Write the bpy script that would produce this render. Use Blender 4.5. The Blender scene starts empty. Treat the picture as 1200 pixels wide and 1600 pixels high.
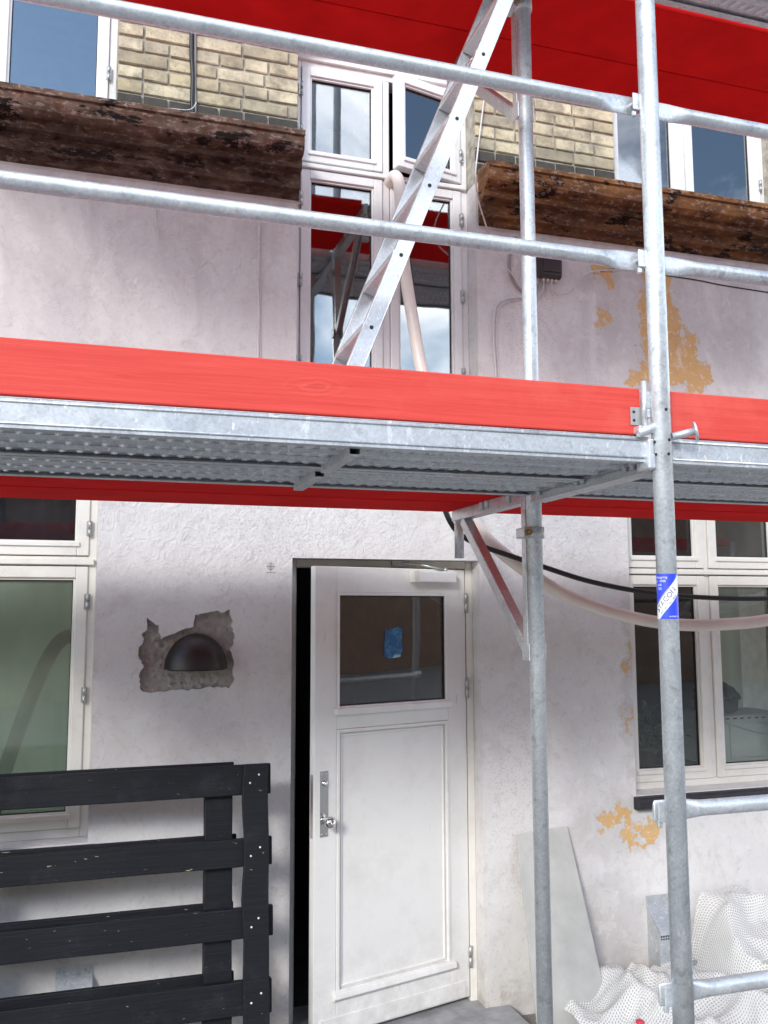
import bpy, bmesh, math, random
from mathutils import Vector, Matrix, noise
R = math.radians
rnd = random.Random(7)
scene = bpy.context.scene
COL = scene.collection

# ------------------------------------------------------------------ camera
F, YAW, PITCH, ROLL = 1400.0, R(17.379), R(6.362), R(-.183)
CAM = Vector((0, -4.20, 1.885))
fwd = Vector((math.sin(YAW)*math.cos(PITCH), math.cos(YAW)*math.cos(PITCH), math.sin(PITCH)))
rgt = Vector((math.cos(YAW), -math.sin(YAW), 0)); upv = rgt.cross(fwd)
cr = rgt*math.cos(ROLL) + upv*math.sin(ROLL); cu = -rgt*math.sin(ROLL) + upv*math.cos(ROLL)
cd = bpy.data.cameras.new('camera'); cam = bpy.data.objects.new('camera', cd); COL.objects.link(cam)
cd.sensor_fit = 'VERTICAL'; cd.sensor_height = 24; cd.lens = F/1600*24; cd.clip_end = 500; cd.clip_start = .05
mw = Matrix((cr, cu, -fwd)).transposed().to_4x4(); mw.translation = CAM; cam.matrix_world = mw
scene.camera = cam
def at(px, py, Y=0.):
    d = fwd + cr*((px-600)/F) - cu*((py-800)/F); return CAM + d*((Y-CAM.y)/d.y)
def atx(px, py, X):
    d = fwd + cr*((px-600)/F) - cu*((py-800)/F); return CAM + d*((X-CAM.x)/d.x)

# ------------------------------------------------------------------ light
SUN_EL, SUN_AZ = R(25.0), R(38)          # azimuth: towards -x of the wall's normal
world = bpy.data.worlds.new('World'); scene.world = world; world.use_nodes = True
nt = world.node_tree; nt.nodes.clear()
def N(t, typ, **kw):
    n = t.nodes.new(typ)
    for k, v in kw.items(): setattr(n, k, v)
    return n
wo = N(nt, 'ShaderNodeOutputWorld'); bg = N(nt, 'ShaderNodeBackground'); bg.inputs[1].default_value = .15
sk = N(nt, 'ShaderNodeTexSky', sky_type='NISHITA', sun_disc=False, sun_elevation=SUN_EL, sun_rotation=R(180)+SUN_AZ, dust_density=.1)
tc = N(nt, 'ShaderNodeTexCoord'); nz = N(nt, 'ShaderNodeTexNoise'); nz.inputs['Scale'].default_value = 1.9; nz.inputs['Detail'].default_value = 7; nz.inputs['Roughness'].default_value = .6; nz.inputs['Distortion'].default_value = .5
rp = N(nt, 'ShaderNodeValToRGB'); rp.color_ramp.elements[0].position = .46; rp.color_ramp.elements[1].position = .68
mx = N(nt, 'ShaderNodeMix', data_type='RGBA'); mx.inputs['B'].default_value = (15.0, 15.0, 15.4, 1)
mp = N(nt, 'ShaderNodeMapping'); mp.inputs['Location'].default_value = (8.1, 4.3, 2.2); nt.links.new(tc.outputs['Generated'], mp.inputs[0]); nt.links.new(mp.outputs[0], nz.inputs['Vector']); nt.links.new(nz.outputs['Fac'], rp.inputs[0])
nt.links.new(rp.outputs[0], mx.inputs['Factor']); nt.links.new(sk.outputs[0], mx.inputs['A'])
nt.links.new(mx.outputs['Result'], bg.inputs[0]); nt.links.new(bg.outputs[0], wo.inputs[0])
sd = bpy.data.lights.new('sun', 'SUN'); sd.energy = 1.35; sd.angle = R(12); sd.color = (1, .97, .925)
so = bpy.data.objects.new('sun', sd); COL.objects.link(so)
sdir = Vector((-math.sin(SUN_AZ)*math.cos(SUN_EL), -math.cos(SUN_AZ)*math.cos(SUN_EL), math.sin(SUN_EL)))
so.rotation_euler = (-sdir).to_track_quat('-Z', 'Y').to_euler(); so.location = (-6, -14, 9)
vs = scene.view_settings; vs.view_transform = 'Standard'; vs.look = 'None'; vs.exposure = 1.10; vs.gamma = 1; vs.use_curve_mapping = False

# ------------------------------------------------------------------ helpers
ORG = {}
class MB:
    def __init__(s): s.v = []; s.f = []; s.sm = []; s.uv = {}
    def add(s, vs, fs, smooth=False):
        b = len(s.v); s.v += [Vector(v) for v in vs]
        for f in fs: s.f.append([b+i for i in f]); s.sm.append(smooth)
        return s
    def box(s, x0, x1, y0, y1, z0, z1, M=None):
        vs = [Vector((x, y, z)) for z in (z0, z1) for y in (y0, y1) for x in (x0, x1)]
        if M is not None: vs = [M @ v for v in vs]
        return s.add(vs, [(0,2,3,1), (4,5,7,6), (0,1,5,4), (2,6,7,3), (0,4,6,2), (1,3,7,5)])
    def tube(s, pts, r, n=14, caps=True, smooth=True, ry=None):
        pts = [Vector(p) for p in pts]; m = len(pts)
        rs = r if isinstance(r, (list, tuple)) else [r]*m
        ts = [(pts[min(i+1, m-1)]-pts[max(i-1, 0)]).normalized() for i in range(m)]
        u = ts[0].orthogonal().normalized()
        vs = []
        for i in range(m):
            if i: u = (ts[i-1].rotation_difference(ts[i]) @ u)
            u = (u - ts[i]*u.dot(ts[i])).normalized(); w = ts[i].cross(u)
            for k in range(n):
                a = 2*math.pi*k/n; vs.append(pts[i] + (u*math.cos(a) + w*math.sin(a))*rs[i])
        fs = [(i*n+k, i*n+(k+1) % n, (i+1)*n+(k+1) % n, (i+1)*n+k) for i in range(m-1) for k in range(n)]
        s.add(vs, fs, smooth)
        if caps:
            b = len(s.v) - m*n
            s.f.append([b+k for k in range(n)][::-1]); s.sm.append(False)
            s.f.append([b+(m-1)*n+k for k in range(n)]); s.sm.append(False)
        return s
    def sections(s, secs, smooth=True, caps=True):
        n = len(secs[0]); vs = [p for q in secs for p in q]; m = len(secs)
        s.add(vs, [(i*n+k, i*n+(k+1) % n, (i+1)*n+(k+1) % n, (i+1)*n+k) for i in range(m-1) for k in range(n)], smooth)
        if caps:
            b = len(s.v)-m*n
            s.f.append([b+k for k in range(n)][::-1]); s.sm.append(False)
            s.f.append([b+(m-1)*n+k for k in range(n)]); s.sm.append(False)
        return s
    def lathe(s, prof, c, axis='z', n=24, smooth=True):
        c = Vector(c); secs = []
        for r, h in prof:
            q = []
            for k in range(n):
                a = 2*math.pi*k/n; x, y = r*math.cos(a), r*math.sin(a)
                q.append(c + (Vector((x, y, h)) if axis == 'z' else Vector((x, h, y)) if axis == 'y' else Vector((h, x, y))))
            secs.append(q)
        return s.sections(secs, smooth)
    def prism(s, poly, fn, d0, d1):
        n = len(poly); vs = [fn(p[0], p[1], d0) for p in poly] + [fn(p[0], p[1], d1) for p in poly]
        return s.add(vs, [tuple(range(n))[::-1], tuple(range(n, 2*n))] + [(i, (i+1) % n, n+(i+1) % n, n+i) for i in range(n)])
    def xform(s, M): s.v = [M @ v for v in s.v]; return s
    def build(s, name, mat, parent=None, bevel=0, org=None, **props):
        o0 = Vector(org) if org is not None else (ORG[parent.name] if parent else Vector((0, 0, 0)))
        me = bpy.data.meshes.new(name); me.from_pydata([v-o0 for v in s.v], [], s.f)
        me.polygons.foreach_set('use_smooth', s.sm); me.materials.append(mat)
        bm = bmesh.new(); bm.from_mesh(me); bmesh.ops.recalc_face_normals(bm, faces=bm.faces[:]); bm.to_mesh(me); bm.free()
        o = bpy.data.objects.new(name, me); COL.objects.link(o)
        if parent: o.parent = parent
        else: o.location = o0
        ORG[o.name] = o0
        if bevel:
            m = o.modifiers.new('bevel', 'BEVEL'); m.width = bevel; m.segments = 2; m.limit_method = 'ANGLE'; m.angle_limit = R(40)
        for k, v in props.items(): o[k] = v
        return o
def empty(name, loc, label, cat, group=None):
    o = bpy.data.objects.new(name, None); COL.objects.link(o); o.location = loc; ORG[o.name] = Vector(loc)
    o.empty_display_size = .1; tag(o, label, cat, group); return o
def tag(o, label, cat, group=None):
    o['label'] = label; o['category'] = cat
    if group: o['group'] = group
    return o
def link_copy(o, parent=None, loc=None):
    c = o.copy(); COL.objects.link(c)
    if parent: c.parent = parent
    if loc is not None: c.location = loc
    ORG[c.name] = ORG[o.name]
    for ch in list(o.children): link_copy(ch, c)
    return c
def spline(pts, n=10):
    P = [Vector(p) for p in pts]; P = [P[0]*2-P[1]] + P + [P[-1]*2-P[-2]]; out = []
    for i in range(1, len(P)-2):
        for k in range(n):
            t = k/n; a, b, c, d = P[i-1:i+3]
            out.append(.5*((2*b) + (c-a)*t + (2*a-5*b+4*c-d)*t*t + (3*b-a-3*c+d)*t**3))
    out.append(P[-2]); return out
def plate(name, loops, y0, y1, mat, parent):
    """flat panel in the wall plane with holes, from y0 to y1; loops are lists of (x, z)"""
    cu_ = bpy.data.curves.new(name, 'CURVE'); cu_.dimensions = '2D'; cu_.fill_mode = 'BOTH'; cu_.extrude = (y1-y0)/2
    for lp in loops:
        sp = cu_.splines.new('POLY'); sp.points.add(len(lp)-1); sp.use_cyclic_u = True
        for p, q in zip(sp.points, lp): p.co = (q[0], q[1], 0, 1)
    t = bpy.data.objects.new('tmp', cu_); COL.objects.link(t)
    bpy.context.view_layer.update()
    me = bpy.data.meshes.new_from_object(t.evaluated_get(bpy.context.evaluated_depsgraph_get()))
    bpy.data.objects.remove(t); bpy.data.curves.remove(cu_)
    me.transform(Matrix.Translation((0, (y0+y1)/2, 0)) @ Matrix.Rotation(R(90), 4, 'X'))
    me.name = name; me.materials.clear(); me.materials.append(mat)
    for p in me.polygons: p.use_smooth = False
    o = bpy.data.objects.new(name, me); COL.objects.link(o); o.parent = parent; ORG[o.name] = Vector((0, 0, 0))
    return o

# ------------------------------------------------------------------ materials
class G:
    """tiny node-graph helper"""
    def __init__(s, name):
        s.m = bpy.data.materials.new(name); s.m.use_nodes = True; s.t = s.m.node_tree; s.t.nodes.clear()
        s.out = N(s.t, 'ShaderNodeOutputMaterial'); s.tc = N(s.t, 'ShaderNodeTexCoord')
    def L(s, a, b): s.t.links.new(a, b)
    def val(s, sock, v):
        if hasattr(v, 'is_output'): s.L(v, sock)
        else: sock.default_value = v
    def noise(s, scale, detail=4, rough=.55, vec=None, dist=0., out='Fac'):
        n = N(s.t, 'ShaderNodeTexNoise'); n.inputs['Scale'].default_value = scale; n.inputs['Detail'].default_value = detail
        n.inputs['Roughness'].default_value = rough; n.inputs['Distortion'].default_value = dist
        s.L(vec if vec is not None else s.tc.outputs['Object'], n.inputs['Vector']); return n.outputs[out]
    def vor(s, scale, vec=None, feature='F1', out='Distance'):
        n = N(s.t, 'ShaderNodeTexVoronoi', feature=feature); n.inputs['Scale'].default_value = scale
        s.L(vec if vec is not None else s.tc.outputs['Object'], n.inputs['Vector']); return n.outputs[out]
    def ramp(s, fac, *stops):
        n = N(s.t, 'ShaderNodeValToRGB'); e = n.color_ramp.elements
        while len(e) < len(stops): e.new(.5)
        for q, (p, c) in zip(e, stops):
            q.position = p; q.color = (c, c, c, 1) if isinstance(c, (int, float)) else (*c, 1)
        s.L(fac, n.inputs[0]); return n.outputs[0]
    def mix(s, fac, a, b, mode='MIX'):
        n = N(s.t, 'ShaderNodeMix', data_type='RGBA', blend_type=mode)
        s.val(n.inputs['Factor'], fac)
        for k, v in (('A', a), ('B', b)): s.val(n.inputs[k], v if hasattr(v, 'is_output') else (*v, 1))
        return n.outputs['Result']
    def math(s, op, a, b=0., c=0.):
        n = N(s.t, 'ShaderNodeMath', operation=op)
        for i, v in enumerate((a, b, c)): s.val(n.inputs[i], v)
        return n.outputs[0]
    def vmath(s, op, a, b):
        n = N(s.t, 'ShaderNodeVectorMath', operation=op); s.val(n.inputs[0], a)
        s.val(n.inputs[3] if op == 'SCALE' else n.inputs[1], b); return n.outputs['Value'] if op in ('LENGTH', 'DISTANCE') else n.outputs[0]
    def mapping(s, scale=(1, 1, 1), rot=(0, 0, 0), vec=None):
        n = N(s.t, 'ShaderNodeMapping'); n.inputs['Scale'].default_value = scale; n.inputs['Rotation'].default_value = rot
        s.L(vec if vec is not None else s.tc.outputs['Object'], n.inputs['Vector']); return n.outputs[0]
    def sep(s, vec=None):
        n = N(s.t, 'ShaderNodeSeparateXYZ'); s.L(vec if vec is not None else s.tc.outputs['Object'], n.inputs[0]); return n.outputs
    def rand(s): return N(s.t, 'ShaderNodeObjectInfo').outputs['Random']
    def bump(s, h, strength=.3, dist=.01, prev=None):
        n = N(s.t, 'ShaderNodeBump'); n.inputs['Strength'].default_value = strength; n.inputs['Distance'].default_value = dist
        s.L(h, n.inputs['Height'])
        if prev is not None: s.L(prev, n.inputs['Normal'])
        return n.outputs[0]
    def bsdf(s, color, rough=.6, metal=0., normal=None, spec=.5, coat=0.):
        n = N(s.t, 'ShaderNodeBsdfPrincipled'); s.val(n.inputs['Base Color'], color if hasattr(color, 'is_output') else (*color, 1))
        s.val(n.inputs['Roughness'], rough); s.val(n.inputs['Metallic'], metal); s.val(n.inputs['Specular IOR Level'], spec); s.val(n.inputs['Coat Weight'], coat)
        if normal is not None: s.L(normal, n.inputs['Normal'])
        return n.outputs[0]
    def done(s, sh): s.L(sh, s.out.inputs[0]); return s.m

def blobs(g, vec, lst, soft=.12):
    """union of soft ellipses in the wall plane (x, z, rx, rz); 0..1"""
    acc = None
    sx = g.sep(vec)
    for x, z, rx, rz in lst:
        a = g.math('DIVIDE', g.math('SUBTRACT', sx[0], x), rx); b = g.math('DIVIDE', g.math('SUBTRACT', sx[2], z), rz)
        d = g.math('SQRT', g.math('ADD', g.math('MULTIPLY', a, a), g.math('MULTIPLY', b, b)))
        acc = d if acc is None else g.math('MINIMUM', acc, d)
    n = N(g.t, 'ShaderNodeMapRange', interpolation_type='SMOOTHSTEP'); g.L(acc, n.inputs['Value'])
    n.inputs['From Min'].default_value = 1+soft; n.inputs['From Max'].default_value = 1-soft
    return n.outputs[0]

def mat_plaster():
    g = G('plaster')
    big = g.noise(1.1, 5, .6); med = g.noise(4.5, 6, .62, dist=.4); fine = g.noise(38, 4, .6)
    c = g.mix(g.ramp(big, (.35, 0.), (.65, 1.)), (.655, .625, .612), (.735, .715, .70))
    c = g.mix(g.math('MULTIPLY', g.ramp(med, (.54, 0.), (.70, 1.)), .5), c, (.53, .475, .445))
    c = g.mix(g.math('MULTIPLY', g.ramp(g.noise(2.1, 7, .72, dist=.7), (.54, 0.), (.66, 1.)), .32), c, (.56, .465, .43))
    c = g.mix(g.ramp(g.noise(1, 4, .7, vec=g.mapping((40, 1, 14), (0, .5, 0))), (.69, 0.), (.71, .4)), c, (.34, .30, .28))
    z = g.sep()[2]
    # patchy darkening that grows above the deck, streaks of dirt down from the cornice
    streak = g.noise(1, 6, .7, vec=g.mapping((3.5, 1, 1.3)), dist=.8)
    up = N(g.t, 'ShaderNodeMapRange'); g.L(z, up.inputs['Value']); up.inputs['From Min'].default_value = 2.4; up.inputs['From Max'].default_value = 3.9
    c = g.mix(g.math('MULTIPLY', g.math('MULTIPLY', g.ramp(streak, (.42, 0.), (.68, 1.)), up.outputs[0]), .6), c, (.40, .355, .35))
    low = N(g.t, 'ShaderNodeMapRange'); g.L(z, low.inputs['Value']); low.inputs['From Min'].default_value = .45; low.inputs['From Max'].default_value = 0.
    c = g.mix(g.math('MULTIPLY', g.math('MULTIPLY', low.outputs[0], g.ramp(med, (.36, 0.), (.6, 1.))), .8), c, (.40, .345, .29))
    # flaked-off paint showing the ochre coat below
    dv = g.vmath('SCALE', g.vmath('SUBTRACT', g.noise(7, 8, .72, out='Color'), (.5, .5, .5)), .42)
    vec = g.vmath('ADD', g.tc.outputs['Object'], dv)
    ring = blobs(g, vec, [(2.95, 3.45, .30, .42), (2.58, 3.72, .11, .12), (2.62, 3.45, .07, .28), (2.62, .78, .30, .16), (2.67, 1.5, .05, .5), (3.45, 3.35, .18, .2), (2.52, .25, .2, .28)], .3)
    c = g.mix(g.math('MULTIPLY', ring, .45), c, (.47, .44, .43))
    och = blobs(g, vec, [(2.95, 3.70, .10, .15), (2.91, 3.50, .14, .18), (3.02, 3.30, .20, .16), (2.83, 3.17, .12, .06), (3.16, 3.22, .09, .12), (2.58, 3.74, .05, .06), (2.60, 3.50, .03, .06),
                         (2.56, .83, .10, .045), (2.64, .74, .04, .10), (2.76, .75, .06, .07), (2.665, 1.62, .014, .10), (2.668, 1.30, .012, .08)], .07)
    chips = g.ramp(g.noise(26, 6, .7), (.56, 0.), (.60, 1.))
    ochc = g.mix(g.noise(14, 4), (.56, .31, .10), (.72, .46, .19))
    ochc = g.mix(g.math('MULTIPLY', chips, .8), ochc, (.70, .62, .58))
    c = g.mix(och, c, ochc)
    # pale filler smears and dark pits
    fil = blobs(g, vec, [(2.05, .28, .16, .24), (1.88, .2, .08, .3), (2.5, .42, .06, .05), (2.47, .3, .05, .05)], .2)
    c = g.mix(g.math('MULTIPLY', fil, .55), c, (.70, .68, .64))
    pits = g.ramp(g.vor(30), (.05, 1.), (.10, 0.)); c = g.mix(g.math('MULTIPLY', g.math('MULTIPLY', pits, g.ramp(med, (.5, 0.), (.6, 1.))), .6), c, (.22, .18, .16))
    stp = g.math('MULTIPLY', g.ramp(g.vor(75), (.18, 1.), (.30, 0.)), blobs(g, vec, [(2.02, 1.0, .16, .5), (2.2, 2.25, .3, .2), (.9, 2.3, .5, .2), (2.1, 3.5, .2, .4)], .4)); c = g.mix(g.math('MULTIPLY', stp, .45), c, (.30, .25, .22))
    crk = g.ramp(g.vor(2.1, vec=vec, feature='DISTANCE_TO_EDGE'), (.0, 1.), (.006, 0.)); c = g.mix(g.math('MULTIPLY', g.math('MULTIPLY', crk, g.ramp(big, (.5, 0.), (.6, 1.))), .5), c, (.28, .24, .23))
    c = g.mix(g.math('MULTIPLY', g.ramp(g.noise(22, 9, .8, dist=.9), (.53, 0.), (.62, 1.)), .34), c, (.42, .385, .365))
    c = g.mix(g.math('MULTIPLY', g.ramp(g.noise(70, 6, .8), (.60, 0.), (.66, 1.)), .4), c, (.33, .29, .27))
    c = g.mix(g.math('MULTIPLY', g.ramp(g.noise(9, 6, .7, dist=.5), (.55, 0.), (.68, 1.)), .5), c, (.77, .76, .755))
    c = g.mix(g.math('MULTIPLY', fine, .18), c, (.45, .42, .41))
    worm = g.noise(20, 3, .6, dist=1.6)
    rgh = g.math('ADD', g.math('MULTIPLY', blobs(g, vec, [(.6, 2.28, 1.1, .22), (2.2, 2.3, .6, .2), (.3, 3.6, .5, .3)], .5), .8), .2); h = g.bump(g.math('MULTIPLY', worm, rgh), .6, .014); h = g.bump(g.noise(80, 4, .65), .3, .004, h); h = g.bump(g.noise(4, 5, .6, dist=.6), .35, .03, h)
    h = g.bump(och, .45, -.005, h)
    return g.done(g.bsdf(c, .88, 0, h, .25))

def mat_masonry():
    g = G('broken_plaster'); c = g.mix(g.ramp(g.noise(12, 6, .7), (.35, 0.), (.65, 1.)), (.40, .36, .32), (.58, .54, .50))
    c = g.mix(g.ramp(g.noise(26, 5, .7), (.60, 0.), (.68, .7)), c, (.16, .12, .10))
    return g.done(g.bsdf(c, .95, 0, g.bump(g.noise(34, 7, .75), 1, .02), .2))

def mat_brick(dark=False):
    g = G('brick_sooty' if dark else 'brick_yellow'); r = g.rand()
    off = g.vmath('ADD', g.tc.outputs['Object'], g.vmath('SCALE', (3.1, 7.7, 5.3), g.math('MULTIPLY', r, 20.)))
    if dark: c = g.mix(g.noise(18, 5, .65, vec=off), (.035, .033, .03), (.10, .092, .078))
    else:
        c = g.mix(r, (.52, .43, .27), (.72, .63, .44)); c = g.mix(g.ramp(g.math('FRACT', g.math('MULTIPLY', r, 7.3)), (.72, 0.), (.95, .6)), c, (.30, .26, .19))
        c = g.mix(g.math('MULTIPLY', g.ramp(g.noise(9, 6, .7, vec=off), (.42, 0.), (.66, 1.)), .85), c, (.21, .18, .135))
        c = g.mix(g.math('MULTIPLY', g.ramp(g.noise(2.6, 5, .7, vec=N(g.t, 'ShaderNodeNewGeometry').outputs['Position']), (.46, 0.), (.66, 1.)), .55), c, (.27, .235, .18))
        c = g.mix(g.math('MULTIPLY', g.ramp(g.noise(60, 3, .6, vec=off), (.62, 0.), (.7, 1.)), .5), c, (.14, .11, .08))
    h = g.bump(g.noise(70, 5, .7, vec=off), .5, .005); h = g.bump(g.noise(14, 3, vec=off), .4, .008, h)
    return g.done(g.bsdf(c, .9, 0, h, .25))

def simple(name, col, rough=.6, metal=0., var=.12, vs=12., bump=.1, bs=60., bd=.003, spec=.5, coat=0.):
    g = G(name); d = tuple(max(0, q*(1-var*2)) for q in col); l = tuple(min(1, q*(1+var)) for q in col)
    c = g.mix(g.ramp(g.noise(vs, 5, .6), (.3, 0.), (.7, 1.)), d, l)
    return g.done(g.bsdf(c, rough, metal, g.bump(g.noise(bs, 4, .6), bump, bd), spec, coat))

def mat_paint(name, col, grime=(.40, .36, .30), gk=.35, rough=.42, foot=0.):
    g = G(name)
    c = g.mix(g.math('MULTIPLY', g.ramp(g.noise(5, 7, .7), (.48, 0.), (.75, 1.)), gk), col, grime)
    c = g.mix(g.math('MULTIPLY', g.ramp(g.noise(48, 3, .6), (.68, 0.), (.74, 1.)), gk*.8), c, grime)
    if foot:
        lz = N(g.t, 'ShaderNodeMapRange'); g.L(g.sep()[2], lz.inputs['Value']); lz.inputs['From Min'].default_value = .45; lz.inputs['From Max'].default_value = .02
        c = g.mix(g.math('MULTIPLY', g.math('MULTIPLY', lz.outputs[0], g.ramp(g.noise(9, 7, .75), (.40, 0.), (.62, 1.))), foot), c, (.36, .31, .26))
        c = g.mix(g.ramp(g.noise(1, 3, .6, vec=g.mapping((30, 30, 3))), (.70, 0.), (.73, .35)), c, (.35, .32, .29))
    h = g.bump(g.noise(1, 3, .6, vec=g.mapping((60, 60, 9))), .12, .002); h = g.bump(g.noise(7, 2), .15, .006, h)
    return g.done(g.bsdf(c, rough, 0, h, .45))

def mat_galv(name='galvanised', lo=(.52, .55, .57), hi=(.76, .79, .81), rough=(.30, .52), metal=.62, scale=(1, 1, 1), dirt=.35):
    g = G(name); v = g.mapping(scale)
    sp = g.vor(150, vec=v, out='Color'); spv = g.math('MULTIPLY', g.sep(sp)[0], 1.)
    n = g.noise(9, 6, .65, vec=v)
    c = g.mix(g.math('MULTIPLY', g.math('ADD', spv, g.ramp(n, (.3, 0.), (.7, 1.))), .5), lo, hi)
    c = g.mix(g.math('MULTIPLY', g.ramp(g.noise(24, 5, .7, vec=v), (.57, 0.), (.66, 1.)), dirt), c, (.20, .195, .18))
    c = g.mix(g.math('MULTIPLY', g.ramp(g.noise(40, 4, .6, vec=g.mapping((1, 1, .5))), (.63, 0.), (.66, 1.)), .5), c, (.86, .87, .88))
    c = g.mix(g.ramp(g.noise(1, 3, .6, vec=g.mapping((55, 55, 22), (.5, .3, 0))), (.66, 0.), (.685, .7)), c, (.90, .90, .90))
    c = g.mix(g.ramp(g.noise(5, 6, .75, vec=g.mapping((1, 1, .6))), (.63, 0.), (.70, .45)), c, (.30, .26, .22))
    rr = N(g.t, 'ShaderNodeMapRange'); g.L(n, rr.inputs['Value']); rr.inputs['From Min'].default_value = .3; rr.inputs['From Max'].default_value = .7; rr.inputs['To Min'].default_value = rough[0]; rr.inputs['To Max'].default_value = rough[1]
    h = g.bump(g.noise(45, 4, .6), .18, .003); h = g.bump(g.noise(11, 2), .12, .006, h)
    return g.done(g.bsdf(c, rr.outputs[0], metal, h))

def mat_redwood():
    g = G('red_painted_wood')
    r = g.rand(); off = g.vmath('ADD', g.tc.outputs['Object'], g.vmath('SCALE', (1.7, .9, .6), g.math('MULTIPLY', r, 9.)))
    gr = g.noise(1, 6, .65, vec=g.mapping((2.2, 60, 75), vec=off), dist=.6)
    kn = g.vor(1.0, vec=g.vmath('ADD', g.mapping((1.5, 4.0, 5.5), vec=off), g.vmath('SCALE', g.noise(9, 3, out='Color'), .10)))
    rings = g.math('SINE', g.math('ADD', g.math('MULTIPLY', kn, 95.), g.math('MULTIPLY', gr, 5.)))
    near = g.ramp(kn, (.03, 1.), (.17, 0.))
    c = g.mix(g.ramp(gr, (.3, 0.), (.72, 1.)), (.60, .050, .038), (.70, .080, .058))
    c = g.mix(g.math('MULTIPLY', near, g.ramp(rings, (.45, 0.), (.95, .13))), c, (.80, .24, .17))
    c = g.mix(g.ramp(kn, (.02, .35), (.05, 0.)), c, (.48, .05, .04))
    c = g.mix(g.math('MULTIPLY', g.ramp(g.noise(2.2, 5, .7, vec=off), (.52, 0.), (.72, 1.)), .28), c, (.80, .20, .15))
    scr = g.ramp(g.noise(1, 3, .7, vec=g.mapping((5, 150, 170), vec=off)), (.67, 0.), (.70, 1.)); c = g.mix(g.math('MULTIPLY', scr, .5), c, (.42, .03, .03))
    c = g.mix(g.ramp(g.noise(30, 5, .75, vec=off), (.70, 0.), (.73, .65)), c, (.72, .60, .55))
    c = g.mix(g.math('MULTIPLY', g.ramp(g.noise(7, 6, .75, vec=off), (.60, 0.), (.72, 1.)), .3), c, (.45, .06, .05))
    h = g.bump(gr, .35, .004); h = g.bump(g.math('MULTIPLY', near, rings), .15, .003, h)
    return g.done(g.bsdf(c, .6, 0, h, .3))

def mat_blackwood():
    g = G('black_painted_wood'); gr = g.noise(1, 6, .65, vec=g.mapping((4, 60, 60)), dist=.5)
    c = g.mix(gr, (.006, .0065, .009), (.014, .015, .019))
    c = g.mix(g.math('MULTIPLY', g.ramp(g.noise(7, 6, .7), (.55, 0.), (.75, 1.)), .5), c, (.035, .036, .042))
    c = g.mix(g.ramp(g.noise(1, 4, .7, vec=g.mapping((14, 50, 60))), (.685, 0.), (.70, .9)), c, (.40, .34, .25))
    return g.done(g.bsdf(c, .55, 0, g.bump(gr, .6, .004), .25))

def mat_cornice(a, b, c_, name, low=0.):
    g = G(name); v = g.mapping((1, 1, 2.0)); n = g.noise(6, 8, .68, vec=v, dist=.1); n2 = g.noise(13, 7, .75, vec=v)
    c = g.mix(g.ramp(n, (.32, 0.), (.62, 1.)), a, b); c = g.mix(g.ramp(n2, (.52, 0.), (.64, .85)), c, c_)
    c = g.mix(g.ramp(g.noise(4.2, 9, .72, vec=g.mapping((1, 1, 3.0)), dist=.15), (.55, 0.), (.575, .95)), c, (.012, .008, .007))
    c = g.mix(g.ramp(g.noise(24, 5, .7, vec=v), (.57, 0.), (.60, .55)), c, (.40, .31, .28))
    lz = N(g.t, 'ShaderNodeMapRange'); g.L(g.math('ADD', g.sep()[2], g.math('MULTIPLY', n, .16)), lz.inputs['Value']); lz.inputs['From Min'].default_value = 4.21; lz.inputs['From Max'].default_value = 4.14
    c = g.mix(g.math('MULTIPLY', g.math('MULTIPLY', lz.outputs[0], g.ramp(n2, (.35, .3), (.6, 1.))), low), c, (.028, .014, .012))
    h = g.bump(n2, .25, .008); h = g.bump(g.noise(70, 5, .7), .6, .005, h)
    return g.done(g.bsdf(c, .9, 0, h, .2))

def mat_glass(name, tint=(.93, .96, .95), refl=.22, dirt=.0, dcol=(.35, .35, .36), ds=30):
    g = G(name)
    h = g.bump(g.noise(1.6, 2, .5), .08, .02)
    tr = N(g.t, 'ShaderNodeBsdfTransparent'); tr.inputs[0].default_value = (*tint, 1)
    gl = N(g.t, 'ShaderNodeBsdfGlossy'); gl.inputs['Roughness'].default_value = .015; g.L(h, gl.inputs['Normal'])
    fr = N(g.t, 'ShaderNodeFresnel'); fr.inputs[0].default_value = 1.5
    m = N(g.t, 'ShaderNodeMixShader'); g.L(g.math('MINIMUM', g.math('ADD', fr.outputs[0], refl), 1.), m.inputs[0]); g.L(tr.outputs[0], m.inputs[1]); g.L(gl.outputs[0], m.inputs[2])
    if not dirt: return g.done(m.outputs[0])
    df = N(g.t, 'ShaderNodeBsdfDiffuse'); df.inputs[0].default_value = (*dcol, 1)  # diffuse film: dirt on some panes, painted-in brightness on others
    m2 = N(g.t, 'ShaderNodeMixShader'); g.L(g.math('MULTIPLY', g.ramp(g.noise(ds, 5 if ds > 9 else 2, .6), (.3, .35), (.75, 1.)), dirt), m2.inputs[0]); g.L(m.outputs[0], m2.inputs[1]); g.L(df.outputs[0], m2.inputs[2])
    return g.done(m2.outputs[0])

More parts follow.
